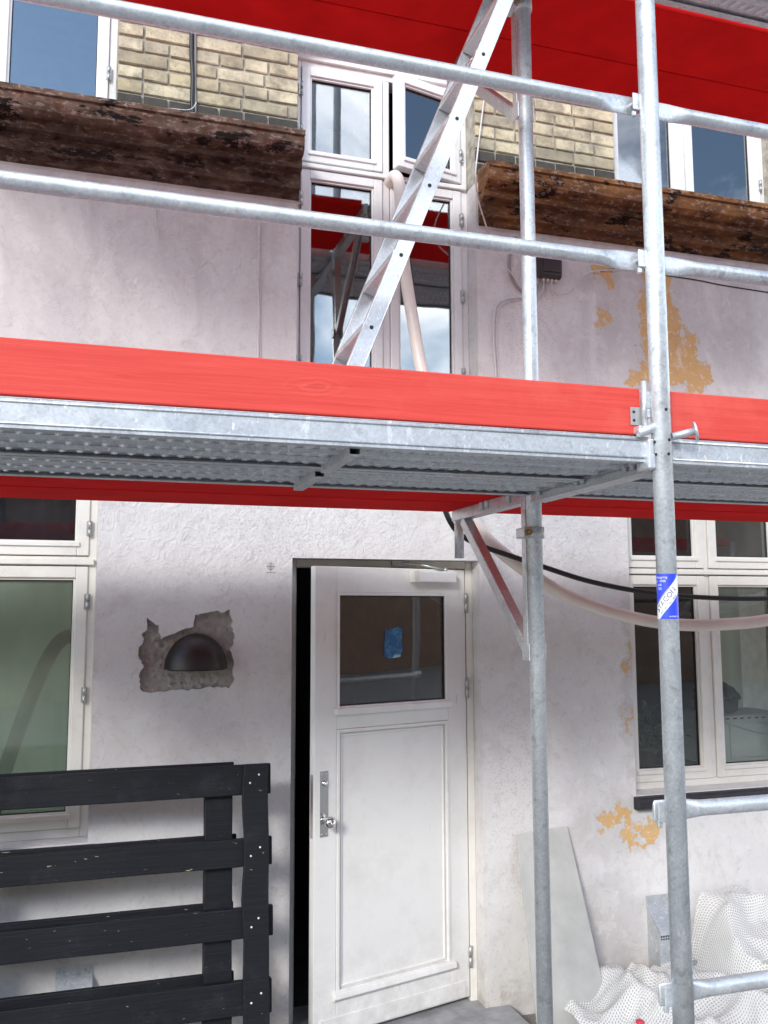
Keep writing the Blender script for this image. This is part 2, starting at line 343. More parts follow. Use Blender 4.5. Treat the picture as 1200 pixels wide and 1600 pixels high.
def mat_net():
    g = G('net_weave'); uv = g.sep(g.tc.outputs['UV'])
    def strand(a): return g.math('LESS_THAN', g.math('FRACT', g.math('MULTIPLY', a, 1.)), .38)
    k = g.math('MAXIMUM', strand(uv[0]), strand(uv[1]))
    c = g.mix(g.ramp(g.noise(6, 5, .7), (.4, 0.), (.75, .7)), (.88, .87, .85), (.72, .69, .63))
    df = g.bsdf(c, .6, 0, None, .3); ts = N(g.t, 'ShaderNodeBsdfTranslucent'); ts.inputs[0].default_value = (.8, .78, .72, 1)
    ms = N(g.t, 'ShaderNodeMixShader'); ms.inputs[0].default_value = .25; g.L(df, ms.inputs[1]); g.L(ts.outputs[0], ms.inputs[2])
    tr = N(g.t, 'ShaderNodeBsdfTransparent'); film = g.bsdf((.66, .655, .63), .5); mf = N(g.t, 'ShaderNodeMixShader'); mf.inputs[0].default_value = .62; g.L(tr.outputs[0], mf.inputs[1]); g.L(film, mf.inputs[2])
    m = N(g.t, 'ShaderNodeMixShader'); g.L(k, m.inputs[0]); g.L(mf.outputs[0], m.inputs[1]); g.L(ms.outputs[0], m.inputs[2])
    return g.done(m.outputs[0])

PLASTER = mat_plaster(); MASON = mat_masonry(); BRICK = mat_brick(); SOOT = mat_brick(True)
MORTAR = simple('mortar', (.40, .365, .30), .95, 0, .25, 20, .6, 90)
FRAME = mat_paint('window_paint', (.76, .73, .67)); FRAME_UP = mat_paint('window_paint_upper', (.80, .79, .78))
DOOR = mat_paint('door_paint', (.80, .785, .755), gk=.22, rough=.36, foot=.35)
GALV = mat_galv(); GALVD = mat_galv('galvanised_deck', (.44, .46, .48), (.66, .69, .71), (.35, .6), .6, (1, 1, 1), .3)
ALU = mat_galv('aluminium', (.58, .59, .60), (.78, .79, .80), (.28, .5), .8, dirt=.2)
RED = mat_redwood(); REDF = simple('red_film_board', (.72, .014, .014), .9, 0, .09, 4, .15, 20, .004, spec=.04); BLACK = mat_blackwood()
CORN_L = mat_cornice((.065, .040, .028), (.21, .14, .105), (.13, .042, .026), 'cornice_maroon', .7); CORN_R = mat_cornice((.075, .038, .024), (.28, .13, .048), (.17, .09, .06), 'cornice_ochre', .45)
GLASS = mat_glass('window_glass', refl=.21); GLASS_D = mat_glass('door_glass', (.9, .88, .84), .06, .10, (.30, .27, .24))
GLASS_L = mat_glass('dusty_glass', (.9, .92, .9), .015, .04, (.30, .30, .32)); GLASS_R = mat_glass('pale_film_glass', (.94, .96, .94), .0, .10, (.46, .48, .44), 3.5); GLASS_F = mat_glass('green_film_glass', (.80, .88, .80), .08, .40, (.40, .48, .38), 2.2)  # GLASS_R and GLASS_F: pale film puts brightness into the panes' own colour
DARK = simple('dark_plastic', (.035, .025, .026), .38, 0, .2, 8, .05)
RUBBER = simple('black_rubber', (.012, .012, .013), .45, 0, .1)
HOSEM = simple('cream_plastic', (.80, .71, .64), .4, 0, .05, 6, .05, coat=.1)
WIRE = simple('white_cable', (.66, .62, .60), .5, 0, .1)
CHROME = simple('polished_nickel', (.72, .70, .66), .12, 1., .05, 4, .03)
HINGE = simple('hinge_steel', (.50, .50, .48), .4, .7, .1)
SLATE = simple('slate_sill', (.022, .022, .026), .55, 0, .2, 14, .3)
CEMENT = simple('cement_board', (.45, .445, .42), .85, 0, .10, 5, .3, 60)
CONC = simple('concrete', (.34, .34, .34), .9, 0, .2, 7, .5, 50, .006)
ROOM = simple('interior_paint', (.55, .54, .50), .9, 0, .1); ROOM_DARK = simple('dark_room_paint', (.10, .09, .085), .9, 0, .1)  # second paint is a dark copy: unlit interiors put into the colour
WHITE = simple('white_plastic', (.78, .78, .76), .4, 0, .04)
BLUEINK = simple('blue_print', (.035, .07, .78), .35, 0, .05); WHITEINK = simple('white_print', (.85, .86, .88), .35, 0, .03); BLACKINK = simple('black_print', (.02, .02, .025), .4, 0, .03)
GASKET = simple('glazing_gasket', (.02, .018, .018), .6)

# ------------------------------------------------------------------ ground and rooms
g_ = MB(); g_.add([(-60, -80, -.07), (60, -80, -.07), (60, 60, -.07), (-60, 60, -.07)], [(0, 1, 2, 3)])
def mat_ground():
    g = G('yard_paving'); c = g.mix(g.ramp(g.noise(3, 6, .7), (.3, 0.), (.7, 1.)), (.20, .195, .19), (.33, .32, .30))
    c = g.mix(g.ramp(g.noise(60, 4, .7), (.55, 0.), (.7, .6)), c, (.10, .09, .08))
    return g.done(g.bsdf(c, .92, 0, g.bump(g.noise(80, 5, .7), .7, .01), .2))
o = g_.build('ground', mat_ground()); o['kind'] = 'structure'
def room(x0, x1, z0, z1, mat, name='interior_room', back=True):
    m = MB(); y0, y1 = .33, 3.6
    m.add([(x0, y0, z0), (x1, y0, z0), (x1, y1, z0), (x0, y1, z0), (x0, y0, z1), (x1, y0, z1), (x1, y1, z1), (x0, y1, z1)],
          [(0, 1, 2, 3), (4, 7, 6, 5), (0, 3, 7, 4), (1, 5, 6, 2)]+([(3, 2, 6, 7)] if back else []))
    o = m.build(name, mat); o['kind'] = 'structure'
room(-2.4, .62, -.06, 2.66, ROOM, back=False); room(2.2, 5.0, -.06, 2.66, ROOM, back=False); room(-2.4, .62, 2.9, 6.4, ROOM_DARK); room(2.2, 5.0, 2.9, 6.4, ROOM_DARK)
room(.66, 2.16, -.06, 6.4, ROOM_DARK, 'stairwell')
o = MB().box(.80, 1.95, -.42, .30, -.065, -.012).build('doorstep', CONC, None, .008); o['kind'] = 'structure'

# ------------------------------------------------------------------ the house
house = empty('apartment_house', (0, 0, 0), 'old plastered house with peeling paint, brown cornices and yellow brick above', 'house')
REC = .12
hole = [(180+a/4, 840+b/4) for a, b in [(198, 498), (240, 530), (275, 548), (272, 590), (286, 636), (350, 604), (420, 575), (490, 556), (500, 482), (545, 476), (580, 468), (640, 456), (662, 470), (715, 450), (738, 520), (728, 560), (746, 600), (742, 660), (716, 705), (737, 760), (735, 820), (748, 880), (716, 942), (640, 930), (560, 938), (500, 948), (440, 955), (380, 952), (310, 966), (220, 972), (160, 952), (150, 900), (152, 850), (178, 800), (150, 760), (146, 700), (175, 650), (168, 600), (200, 575)]]
hl = []
for i, p in enumerate(hole):
    q = hole[(i+1) % len(hole)]; a, b = at(*p), at(*q)
    for k in range(3):
        c = a.lerp(b, k/3); j = .005 if k else 0
        hl.append((c.x+rnd.uniform(-j, j), c.z+rnd.uniform(-j, j)))
OX0, OX1 = .868, 1.832       # stair window opening
plate('plaster_wall', [
    [(-3, -.3), (.857, -.3), (.857, 2.142), (1.82, 2.142), (1.82, -.3), (6, -.3), (6, 4.16), (OX1, 4.16), (OX1, 2.93), (OX0, 2.93), (OX0, 4.16), (-3, 4.16)],
    [(-1.15, .90), (-.03, .90), (-.03, 2.6), (-1.15, 2.6)], [(2.69, .93), (3.81, .93), (3.81, 2.6), (2.69, 2.6)], hl], 0, .30, PLASTER, house)
# rough brickwork behind the broken plaster
m = MB(); nx, nzz = 110, 100; x0, x1, z0, z1 = .10, .66, 1.47, 1.97; vs_ = []
for j in range(nzz+1):
    for i in range(nx+1):
        x = x0+(x1-x0)*i/nx; z = z0+(z1-z0)*j/nzz
        vs_.append((x, max(.004, .028-.012*noise.noise((x*14, z*14, 2.))-.009*noise.noise((x*42, z*42, 5.))-.004*noise.noise((x*110, z*110, 5.))-.005*min(1, max(0, (1.66-z)/.08))), z))
m.add(vs_, [(j*(nx+1)+i, j*(nx+1)+i+1, (j+1)*(nx+1)+i+1, (j+1)*(nx+1)+i) for j in range(nzz) for i in range(nx)], True)
m.build('broken_plaster_patch', MASON, house)
# brickwork of the upper storey
arch = [(OX1-(OX1-OX0)*i/16, 4.80+.075*(1-(2*i/16-1)**2)) for i in range(17)]
bw = plate('brick_wall', [[(-3, 4.16), (OX0, 4.16), *arch[::-1], (OX1, 4.16), (6, 4.16), (6, 6.5), (-3, 6.5)],
    [(-1.13, 4.262), (-.01, 4.262), (-.01, 5.75), (-1.13, 5.75)], [(2.69, 4.24), (3.81, 4.24), (3.81, 5.75), (2.69, 5.75)]], .010, .30, MORTAR, house)
def brick_mesh(w, h, d, seed):
    r = random.Random(seed); bm = bmesh.new(); bmesh.ops.create_cube(bm, size=1)
    for v in bm.verts: v.co = Vector((v.co.x*w, v.co.y*d, v.co.z*h))
    bmesh.ops.bevel(bm, geom=bm.edges[:], offset=.004, segments=1, affect='EDGES')
    for v in bm.verts: v.co += Vector((r.uniform(-.002, .002), r.uniform(-.0015, .0015), r.uniform(-.002, .002)))
    me = bpy.data.meshes.new('brick'); bm.to_mesh(me); bm.free(); return me
BH, PITCHZ = .059, .0715
bmesh_cache = {}
def brick(x0, x1, z, mat):
    w = x1-x0; key = (round(w, 2), mat.name, rnd.randrange(3))
    if key not in bmesh_cache:
        me = brick_mesh(1, BH, .11, len(bmesh_cache)); me.materials.append(mat); bmesh_cache[key] = me
        for v in me.vertices: v.co.x *= w
    o = bpy.data.objects.new('brick', bmesh_cache[key]); COL.objects.link(o); o.parent = bw
    o.location = ((x0+x1)/2, .055+rnd.uniform(-.0025, .002), z+BH/2); o.rotation_euler = (rnd.uniform(-.012, .012), rnd.uniform(-.008, .008), rnd.uniform(-.012, .012))
for a, b, zb in ((-.005, OX0-.004, 4.2125), (OX1+.004, 2.683, 4.2125), (-1.86, -1.14, 4.2125), (3.818, 5.10, 4.2125)):
    for row in range(11):
        z = zb + row*PITCHZ; st = row % 2 == 0; pit = .236 if st else .121; x = a - (0 if st else .0) - rnd.choice((0, .0))
        if not st: x = a + .0
        first = True
        while x < b-.02:
            w = pit
            if first and st and (row//2) % 2: w = .121
            first = False
            xe = min(x+w-.012, b)
            if b-(x+w) < .04: xe = b
            brick(x, xe, z, SOOT if (row < 2 or (row == 2 and rnd.random() < .15)) else BRICK)
            x = xe+.012
# curved plaster strip under the brick arch
MB().prism([(OX0, 4.755), (OX1, 4.755), *[(x, z-.004) for x, z in arch]], lambda a, b, d: (a, d, b), .10, .2).build('arch_panel', FRAME_UP, house)

# cornices
def cornice(x0, x1, mat, seed, end_left, end_right):
    prof = [(.0, 4.230), (-.150, 4.217), (-.152, 4.212), (-.152, 4.200), (-.152, 4.190), (-.140, 4.188), (-.140, 4.170), (-.140, 4.152), (-.137, 4.135), (-.136, 4.120), (-.118, 4.108), (-.102, 4.101), (-.082, 4.099), (-.082, 4.088), (-.082, 4.072), (-.082, 4.056), (-.086, 4.050), (-.046, 4.048), (-.046, 4.034), (-.046, 4.015), (-.046, 3.995), (-.046, 3.978), (-.045, 3.966), (-.022, 3.963), (-.022, 3.945), (-.020, 3.928), (0, 3.921)]
    n = int((x1-x0)/.013); secs = []
    for i in range(n+1):
        x = x0+(x1-x0)*i/n; q = []
        for k, (y, z) in enumerate(prof):
            ch = noise.noise((x*6, z*22, seed+9))+.4*noise.noise((x*21, z*60, seed+2)); ch = max(0., min(1., (ch-.30)/.04))
            d = .0012*noise.noise((x*6, z*9, seed)) + .0012*noise.noise((x*60, z*80, seed+3)) - (.006*ch if k > 6 else .0)
            q.append(Vector((x + (.004*noise.noise((k*.8, seed, 1)) if i in (0, n) else 0), min(.0, y-d) if 0 < k < len(prof)-1 else .005, z+.0015*noise.noise((x*4, z*5, seed+5))+.001*noise.noise((x*30, z*30, seed+6)))))
        secs.append(q)
    m = MB(); m.sections(secs, False, True); return m.build('cornice', mat, house)
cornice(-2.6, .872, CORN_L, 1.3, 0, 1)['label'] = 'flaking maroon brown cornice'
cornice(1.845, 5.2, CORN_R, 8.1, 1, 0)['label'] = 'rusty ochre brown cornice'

# windows
def bars(m, x0, x1, z0, z1, w, y0, y1, wb=None, M=None):
    wb = wb or w
    m.box(x0, x0+w, y0, y1, z0, z1, M); m.box(x1-w, x1, y0, y1, z0, z1, M)
    m.box(x0+w, x1-w, y0, y1, z1-w, z1, M); m.box(x0+w, x1-w, y0, y1, z0, z0+wb, M)
def window(x0, x1, z0, z1, cells, mullions, transoms, mat, glass, label, fw=.038, wood=.052):
    y = REC; f = MB(); bars(f, x0, x1, z0, z1, fw, y, y+.10)
    for a, b in mullions: f.box(a, b, y+.001, y+.10, z0+fw, z1-fw)
    for a, b in transoms:
        e = [x0+fw] + [q for mm in mullions for q in mm] + [x1-fw]
        for i in range(0, len(e), 2): f.box(e[i], e[i+1], y+.002, y+.10, a, b)
        f.box(x0+.012, x1-.012, y-.022, y-.001, a+.004, b-.012)
    w = f.build('window', mat, house, .004); w['label'] = label
    for (a, b, c, d, side, ang) in cells:
        M = None
        if ang:
            p = Vector((b if side == 'R' else a, y, 0)); M = Matrix.Translation(p) @ Matrix.Rotation(R(ang if side == 'R' else -ang), 4, 'Z') @ Matrix.Translation(-p)
        k = MB(); g3 = .003
        bars(k, a+g3, b-g3, c+g3, d-g3, wood, y-.010, y+.045, wood+.006, M)
        k.build('casement', mat, w, .004)
        ia, ib, ic, id_ = a+g3+wood, b-g3-wood, c+g3+wood+.006, d-g3-wood
        bd = MB(); bars(bd, ia, ib, ic, id_, .010, y+.002, y+.030, .010, M); bd.build('glazing_bead', mat, w, .002)
        gk = MB(); bars(gk, ia+.010, ib-.010, ic+.010, id_-.010, .004, y+.016, y+.030, .004, M); gk.build('gasket', GASKET, w)
        MB().box(ia-.012, ib+.012, y-.020, y+.004, ic-.018, ic+.004, M).build('drip_bar', mat, w, .004)
        MB().box(ia+.008, ib-.008, y+.022, y+.027, ic+.008, id_-.008, M).build('pane', glass if not isinstance(glass, list) else glass[cells.index((a, b, c, d, side, ang))], w)
        hx = b-.002 if side == 'R' else a+.002; hh = d-c
        for t in ((.14, .5, .86) if hh > .9 else (.3, .75)):
            zc = c+hh*t; m = MB()
            m.tube([(hx, y-.016, zc-.036), (hx, y-.016, zc-.001)], .007, 10); m.tube([(hx, y-.016, zc+.001), (hx, y-.016, zc+.036)], .007, 10)
            m.box(hx-.014, hx+.012, y-.013, y-.010, zc-.034, zc+.034); m.build('hinge', HINGE, w)
    return w
def W(px, py): return at(px, py, REC)
window(-1.15, -.03, .90, 2.6, [(-.575, -.064, .938, 2.098, 'R', 0), (-1.116, -.605, .938, 2.098, 'L', 0), (-.575, -.064, 2.142, 2.565, 'R', 0), (-1.116, -.605, 2.142, 2.565, 'L', 0)],
       [(-.605, -.575)], [(2.098, 2.142)], FRAME, [GLASS_F, GLASS_F, GLASS_L, GLASS_L], 'ground floor window with a pale green blind behind the glass')
window(2.69, 3.81, .93, 2.6, [(2.728, 3.253, .965, 2.085, 'L', 0), (3.283, 3.775, .965, 2.085, 'R', 0), (2.728, 3.253, 2.122, 2.565, 'L', 0), (3.283, 3.775, 2.122, 2.565, 'R', 0)],
       [(3.253, 3.283)], [(2.085, 2.122)], FRAME, [GLASS_L, GLASS_R, GLASS_L, GLASS_R], 'kitchen window with a plant and a microwave oven behind the glass')
window(-1.13, -.01, 4.262, 5.75, [(-.556, -.046, 4.296, 5.715, 'R', 0), (-1.094, -.584, 4.296, 5.715, 'L', 0)], [(-.584, -.556)], [], FRAME_UP, GLASS, 'upper window with blue sky and clouds in its glass', wood=.046)
window(2.69, 3.81, 4.24, 5.75, [(2.728, 3.21, 4.27, 5.715, 'L', 0), (3.24, 3.775, 4.27, 5.715, 'R', 0)], [(3.21, 3.24)], [], FRAME_UP, GLASS, 'upper window above the ochre cornice with jars on its sill', wood=.050)
window(OX0, OX1, 2.93, 4.757, [(.906, 1.350, 4.198, 4.722, 'L', 0), (1.388, 1.796, 4.198, 4.722, 'R', 13.), (.906, 1.350, 2.968, 4.158, 'L', 0), (1.388, 1.796, 2.968, 4.158, 'R', 0)],
       [(1.350, 1.388)], [(4.158, 4.198)], FRAME_UP, GLASS, 'tall stair window with its upper right casement ajar', wood=.046)
# dark slate sills
for x0, x1, z, rr in ((-1.2, .005, .898, 0), (2.672, 3.84, .928, 1)):
    poly = [(.11, z), (-.035, z-.006), (-.05, z-.02), (-.052, z-.055), (-.04, z-.068), (.0, z-.07), (.11, z-.06)]
    MB().prism(poly, lambda a, b, d: (d, a, b), x0, x1).build('window_sill', SLATE, house, .006)

# door frame and door
f = MB(); yf = .095
f.box(.857, .895, yf, .20, -.03, 2.142); f.box(1.782, 1.82, yf, .20, -.03, 2.142); f.box(.895, 1.782, yf, .20, 2.104, 2.142)
f.box(.895, .910, yf+.055, .20, -.03, 2.104); f.box(1.767, 1.782, yf+.055, .20, -.03, 2.104)
dfm = f.build('door_frame', FRAME, house, .004)
MB().box(.8955, .8975, yf+.008, yf+.04, .92, 1.10).build('strike_plate', DARK, dfm)
DW, DH = .872, 2.086; ANG = 15.5
MD = Matrix.Translation((1.777, yf-.004, .012)) @ Matrix.Rotation(R(ANG), 4, 'Z') @ Matrix.Translation((-DW, 0, 0))   # local: x 0..DW from lock side to hinge, front at y=0
def pz(v): return v
st, tr_, zg0, zg1, zp0, zp1 = .115, .115, 1.425, 1.965, .175, 1.335
f = MB()
f.box(0, st, 0, .045, 0, DH); f.box(DW-st, DW, 0, .045, 0, DH)
f.box(st, DW-st, 0, .045, zg1, DH); f.box(st, DW-st, 0, .045, zp1, zg0); f.box(st, DW-st, 0, .045, 0, zp0)
f.box(st, DW-st, .014, .032, zp0, zp1)
f.xform(MD); door = f.build('door', DOOR, house, .003); door['label'] = 'cream panelled door standing ajar'
def dpart(name, m, mat, bev=0): m.xform(MD); return m.build(name, mat, door, bev)
m = MB(); bars(m, st, DW-st, zg0, zg1, .014, -.006, .012, .014); dpart('glazing_bead', m, DOOR, .003)
dpart('gasket', (lambda q: (bars(q, st+.014, DW-st-.014, zg0+.014, zg1-.014, .005, .008, .02), q)[1])(MB()), GASKET)
dpart('pane', MB().box(st+.008, DW-st-.008, .014, .020, zg0+.008, zg1-.008), GLASS_D)
dpart('drip_bar', MB().box(st-.015, DW-st+.015, -.026, 0, zg0-.025, zg0+.006), DOOR, .005)
m = MB(); bars(m, st+.001, DW-st-.001, zp0+.001, zp1-.001, .016, -.005, .016); bars(m, st+.024, DW-st-.024, zp0+.024, zp1-.024, .010, .006, .015); dpart('panel_moulding', m, DOOR, .003)
m = MB(); m.prism([(0, zp0+.015), (-.020, zp0+.010), (-.026, zp0-.012), (-.016, zp0-.022), (0, zp0-.03)], lambda a, b, d: (d, a, b), st-.02, DW-st+.022); dpart('weather_bar', m, DOOR, .003)
dpart('kick_board', MB().box(.03, DW-.03, -.006, .001, .008, .082), DOOR, .002)
m = MB(); m.box(.028, .070, -.004, .001, .865, 1.155); hp = dpart('handle_plate', m, CHROME, .0015)
m = MB().lathe([(.0, -.070), (.016, -.068), (.025, -.060), (.028, -.050), (.024, -.040), (.014, -.034), (.011, -.020), (.013, -.004), (.013, 0)], (.056, 0, .935), 'y', 24); m.xform(MD); m.build('knob', CHROME, hp)
m = MB().lathe([(0, -.013), (.010, -.012), (.014, -.008), (.015, -.004), (.015, 0)], (.052, 0, 1.10), 'y', 20); m.box(.0495, .0545, -.0145, -.012, 1.092, 1.108); m.xform(MD); m.build('lock_cylinder', CHROME, hp)
for zz in (.878, 1.142):
    for xx in (.036, .062): m = MB().lathe([(.0, -.0065), (.003, -.006), (.0035, -.004)], (xx, 0, zz), 'y', 8); m.xform(MD); m.build('screw', HINGE, hp)
m = MB().box(-.002, .0005, .010, .034, .86, 1.14); dpart('lock_edge_plate', m, CHROME)
m = MB().box(DW-.34, DW-.085, -.045, -.001, 2.018, 2.075); dpart('door_closer', m, WHITE, .006)
m = MB().box(DW-.345, DW-.315, -.047, -.0005, 2.016, 2.077); dpart('closer_cap', m, FRAME, .004)
a0 = MD @ Vector((DW-.14, -.024, 2.082)); a1 = MD @ Vector((DW-.26, .02, 2.108)); a2 = Vector((1.43, yf-.02, 2.128))
m = MB(); m.tube([a0-Vector((0, 0, .012)), a0+Vector((0, 0, .012))], .009, 10); m.tube([a0, a1], .006, 8); m.tube([a1, a2], .006, 8); m.box(1.38, 1.47, yf-.024, yf, 2.112, 2.140); m.build('closer_arm', HINGE, door)
for zz in (.20, 1.50, 1.93):
    p = Vector((1.779, yf-.012, zz)); m = MB(); m.tube([p-Vector((0, 0, .05)), p-Vector((0, 0, .001))], .009, 10); m.tube([p+Vector((0, 0, .001)), p+Vector((0, 0, .05))], .009, 10); m.build('hinge', HINGE, door)
for xx, zz in ((.34, 1.235), (.44, 1.240), (.39, 1.13)): dpart('filled_hole', MB().box(xx-.008, xx+.008, .0125, .0145, zz-.008, zz+.008), DOOR, .001)
# torn blue notice stuck to the glass
def mat_notice():
    g = G('blue_notice'); c = g.mix(g.ramp(g.noise(22, 5, .7), (.45, 0.), (.62, 1.)), (.02, .10, .25), (.06, .26, .45)); z = g.sep()[2]
    b = blobs(g, g.vmath('ADD', g.tc.outputs['Object'], g.vmath('SCALE', g.vmath('SUBTRACT', g.noise(30, 4, out='Color'), (.5, .5, .5)), .03)), [(1.385, 1.63, .045, .05)], .15)
    return g.done(g.bsdf(g.mix(b, c, (.35, .55, .66)), .5))
m = MB(); nt_ = [(.385, 1.66), (.392, 1.79), (.41, 1.785), (.46, 1.80), (.492, 1.79), (.486, 1.72), (.492, 1.69), (.478, 1.655), (.42, 1.648)]
m.prism(nt_, lambda a, b, d: (a, d, b), .0118, .0132); dpart('notice', m, mat_notice())

# survey stamp on the wall
p = at(423, 885); m = MB()
def ring(m, c, r, t, n=28):
    vs_ = [(c.x+rr*math.cos(2*math.pi*i/n), -.0012, c.z+rr*math.sin(2*math.pi*i/n)) for rr in (r-t, r) for i in range(n)]
    m.add(vs_, [(i, (i+1) % n, n+(i+1) % n, n+i) for i in range(n)])
ring(m, p, .016, .0022); ring(m, p, .009, .0018)
m.box(p.x-.001, p.x+.001, -.002, -.0005, p.z-.022, p.z+.022); m.box(p.x-.022, p.x+.022, -.0018, -.0006, p.z-.001, p.z+.001); m.box(p.x-.02, p.x+.02, -.0018, -.0006, p.z-.030, p.z-.028)
m.build('stamp', simple('grey_ink', (.25, .24, .24), .8), house)
# open joint below the right cornice
pts = [at(px, py) for px, py in ((938, 424), (985, 418), (1040, 430), (1090, 438), (1130, 446), (1200, 457), (1260, 466))]
m = MB(); m.tube([Vector((q.x, -.001, q.z)) for q in spline(pts, 6)], .004, 6); m.build('open_joint', DARK, house)

# ------------------------------------------------------------------ scaffold
XP, YI, YO, LV = 1.474, -1.30, -2.083, 2.03
scaf = empty('scaffold', (XP, YI, -.07), 'galvanised tube scaffold standing in front of the house wall', 'scaffold')
def post(x, y, z0, z1):
    m = MB(); m.tube([(x, y, z0), (x, y, z1)], .0275, 28); p = m.build('post', GALV, scaf)
    MB().lathe([(.0, .0), (.075, 0), (.075, .006), (.0, .006)], (x, y, -.07), 'z', 4).build('base_plate', GALV, scaf)
    return p
BAY = 2.57
po = {}
for i in (-1, 0, 1):
    for y in (YO, YI): po[(i, y)] = post(XP+i*BAY, y, -.065, 6.2)
p0, pI = po[(0, YO)], po[(0, YI)]
def rail(x0, x1, y, z, e0, e1):
    """tube with flattened, bolted ends"""
    n = 20; secs = []; r = .0215
    def sec(x, ry, rz): return [Vector((x, y+ry*math.cos(2*math.pi*k/n), z+rz*math.sin(2*math.pi*k/n))) for k in range(n)]
    secs += [sec(x0, .004, .022), sec(x0+.004, .005, .029), sec(x0+.085, .005, .029), sec(x0+.095, .0065, .028), sec(x0+.125, .018, .0240), sec(x0+.15, r, r)]
    k = int((x1-x0)/.3)
    secs += [sec(x0+.15+(x1-x0-.30)*i/k, r, r) for i in range(1, k)]
    secs += [sec(x1-.15, r, r), sec(x1-.125, .018, .0240), sec(x1-.095, .0065, .028), sec(x1-.085, .005, .029), sec(x1-.004, .005, .029), sec(x1, .004, .022)]
    o = MB().sections(secs).build('guard_rail', GALV, scaf)
    for xb in (x0+.022, x1-.022):
        MB().lathe([(0, -.022), (.008, -.021), (.009, -.010), (.009, .014), (0, .016)], (xb, y, z), 'y', 10).build('bolt', HINGE, o)
    return o
for i in (-1, 0):
    xa, xb = XP+i*BAY, XP+(i+1)*BAY
    for z in (2.885, 3.360, 2.885+LV, 3.36+LV): rail(xa-.03 if i else xa+.012, xb-.012 if i else xb+.03, YO+.038, z, 0, 0)
rail(XP-.045, XP+BAY+.03, YO+.036, 1.350, 0, 0); rail(XP-.048, XP+BAY+.03, YO+.036, .882, 0, 0)
# rail lugs welded to the posts
for z in (2.885, 3.360, 1.35, .882):
    m = MB(); m.box(XP-.044, XP-.018, YO+.012, YO+.017, z-.024, z+.028); m.box(XP-.042, XP-.030, YO+.017, YO+.028, z-.040, z-.024); m.build('rail_lug', GALV, p0, .003)
ZT0, ZT1 = 2.276, 2.350
def transom(x, dz, full=True):
    m = MB(); w = .024
    for sgn in (-1, 1):
        xa, xb = sorted((x+sgn*w, x+sgn*(w-.004)))
        m.box(xa, xb, YO+.027, YI-.027, ZT0+dz+.0, ZT1+dz)
    m.box(x-w+.004, x+w-.004, YO+.027, YI-.027, ZT0+dz, ZT0+dz+.004)
    m.box(x-w-.008, x+w+.008, YO+.027, YI-.027, ZT0+dz-.004, ZT0+dz-.0005)
    t = m.build('transom', GALV, scaf, .0015)
    for yy in (YO+.10, YO+.14, -1.66, -1.70, YI-.10):
        for sgn in (-1, 1):
            MB().tube([(x+sgn*(w+.008), yy, ZT0+dz+.012), (x+sgn*(w+.008), yy, ZT1+dz+.006)], .009, 10).build('deck_peg', GALV, t)
    # console bracket on the wall side
    m = MB()
    for sgn in (-1, 1):
        xa, xb = sorted((x+sgn*w, x+sgn*(w-.004))); m.box(xa, xb, YI+.030, -.56, ZT0+dz+.002, ZT1+dz-.004)
    m.box(x-w+.004, x+w-.004, YI+.030, -.56, ZT0+dz+.002, ZT0+dz+.006)
    b = m.build('console_bracket', GALV, scaf, .0015)
    MB().box(x-.022, x+.020, YI+.028, YI+.062, 1.755+dz, ZT1+dz-.006).build('bracket_back', GALV, b, .002)
    # sloping strut: channel section
    A = Vector((x, -.66, ZT0+dz)); B = Vector((x, YI+.045, 1.74+dz)); u = (B-A).normalized(); n_ = Vector((1, 0, 0)).cross(u)
    fr = Matrix(((1, 0, 0), n_, u)).transposed().to_4x4(); fr.translation = A
    L_ = (B-A).length; m = MB(); m.box(-.020, .020, -.022, -.018, 0, L_, fr); m.box(-.020, -.016, -.018, .022, 0, L_, fr); m.box(.016, .020, -.018, .022, 0, L_, fr); m.build('bracket_strut', GALV, b, .0015)
    MB().box(x-.0335, x-.0285, YI-.006, YI+.052, 1.712+dz, 1.772+dz).build('bracket_shoe', GALV, b, .002); MB().box(x+.0285, x+.0335, YI-.006, YI+.052, 1.712+dz, 1.772+dz).build('bracket_shoe', GALV, b, .002)
    MB().tube([(x, -.585, ZT0+dz-.16), (x, -.585, ZT1+dz-.002)], .0205, 16).build('bracket_stub', GALV, b)
    for yy in (-.90, -.95, -1.15): MB().tube([(x-w-.006, yy, ZT0+dz+.014), (x-w-.006, yy, ZT1+dz-.002)], .009, 10).build('deck_peg', GALV, b)
    # clamp round the post
    c = MB().lathe([(.029, -.02), (.034, -.02), (.0345, .02), (.029, .02)], (x, YI, 2.165+dz), 'z', 24).build('clamp', GALV, b)
    m = MB(); m.box(x-.050, x-.030, YI-.018, YI+.05, 2.147+dz, 2.183+dz); m.build('clamp_lug', GALV, c, .003)
    m = MB(); m.tube([(x-.040, YI-.055, 2.165+dz), (x-.040, YI+.02, 2.165+dz)], .006, 10); m.lathe([(0, 0), (.0125, 0), (.0125, .012), (0, .012)], (x-.040, YI-.040, 2.165+dz), 'y', 6, False); m.build('clamp_bolt', simple('brass_bolt', (.42, .27, .10), .4, .8) if 'brass_bolt' not in bpy.data.materials else bpy.data.materials['brass_bolt'], c)
for dz in (0, LV):
    for i in (-1, 0, 1): transom(XP+i*BAY, dz)
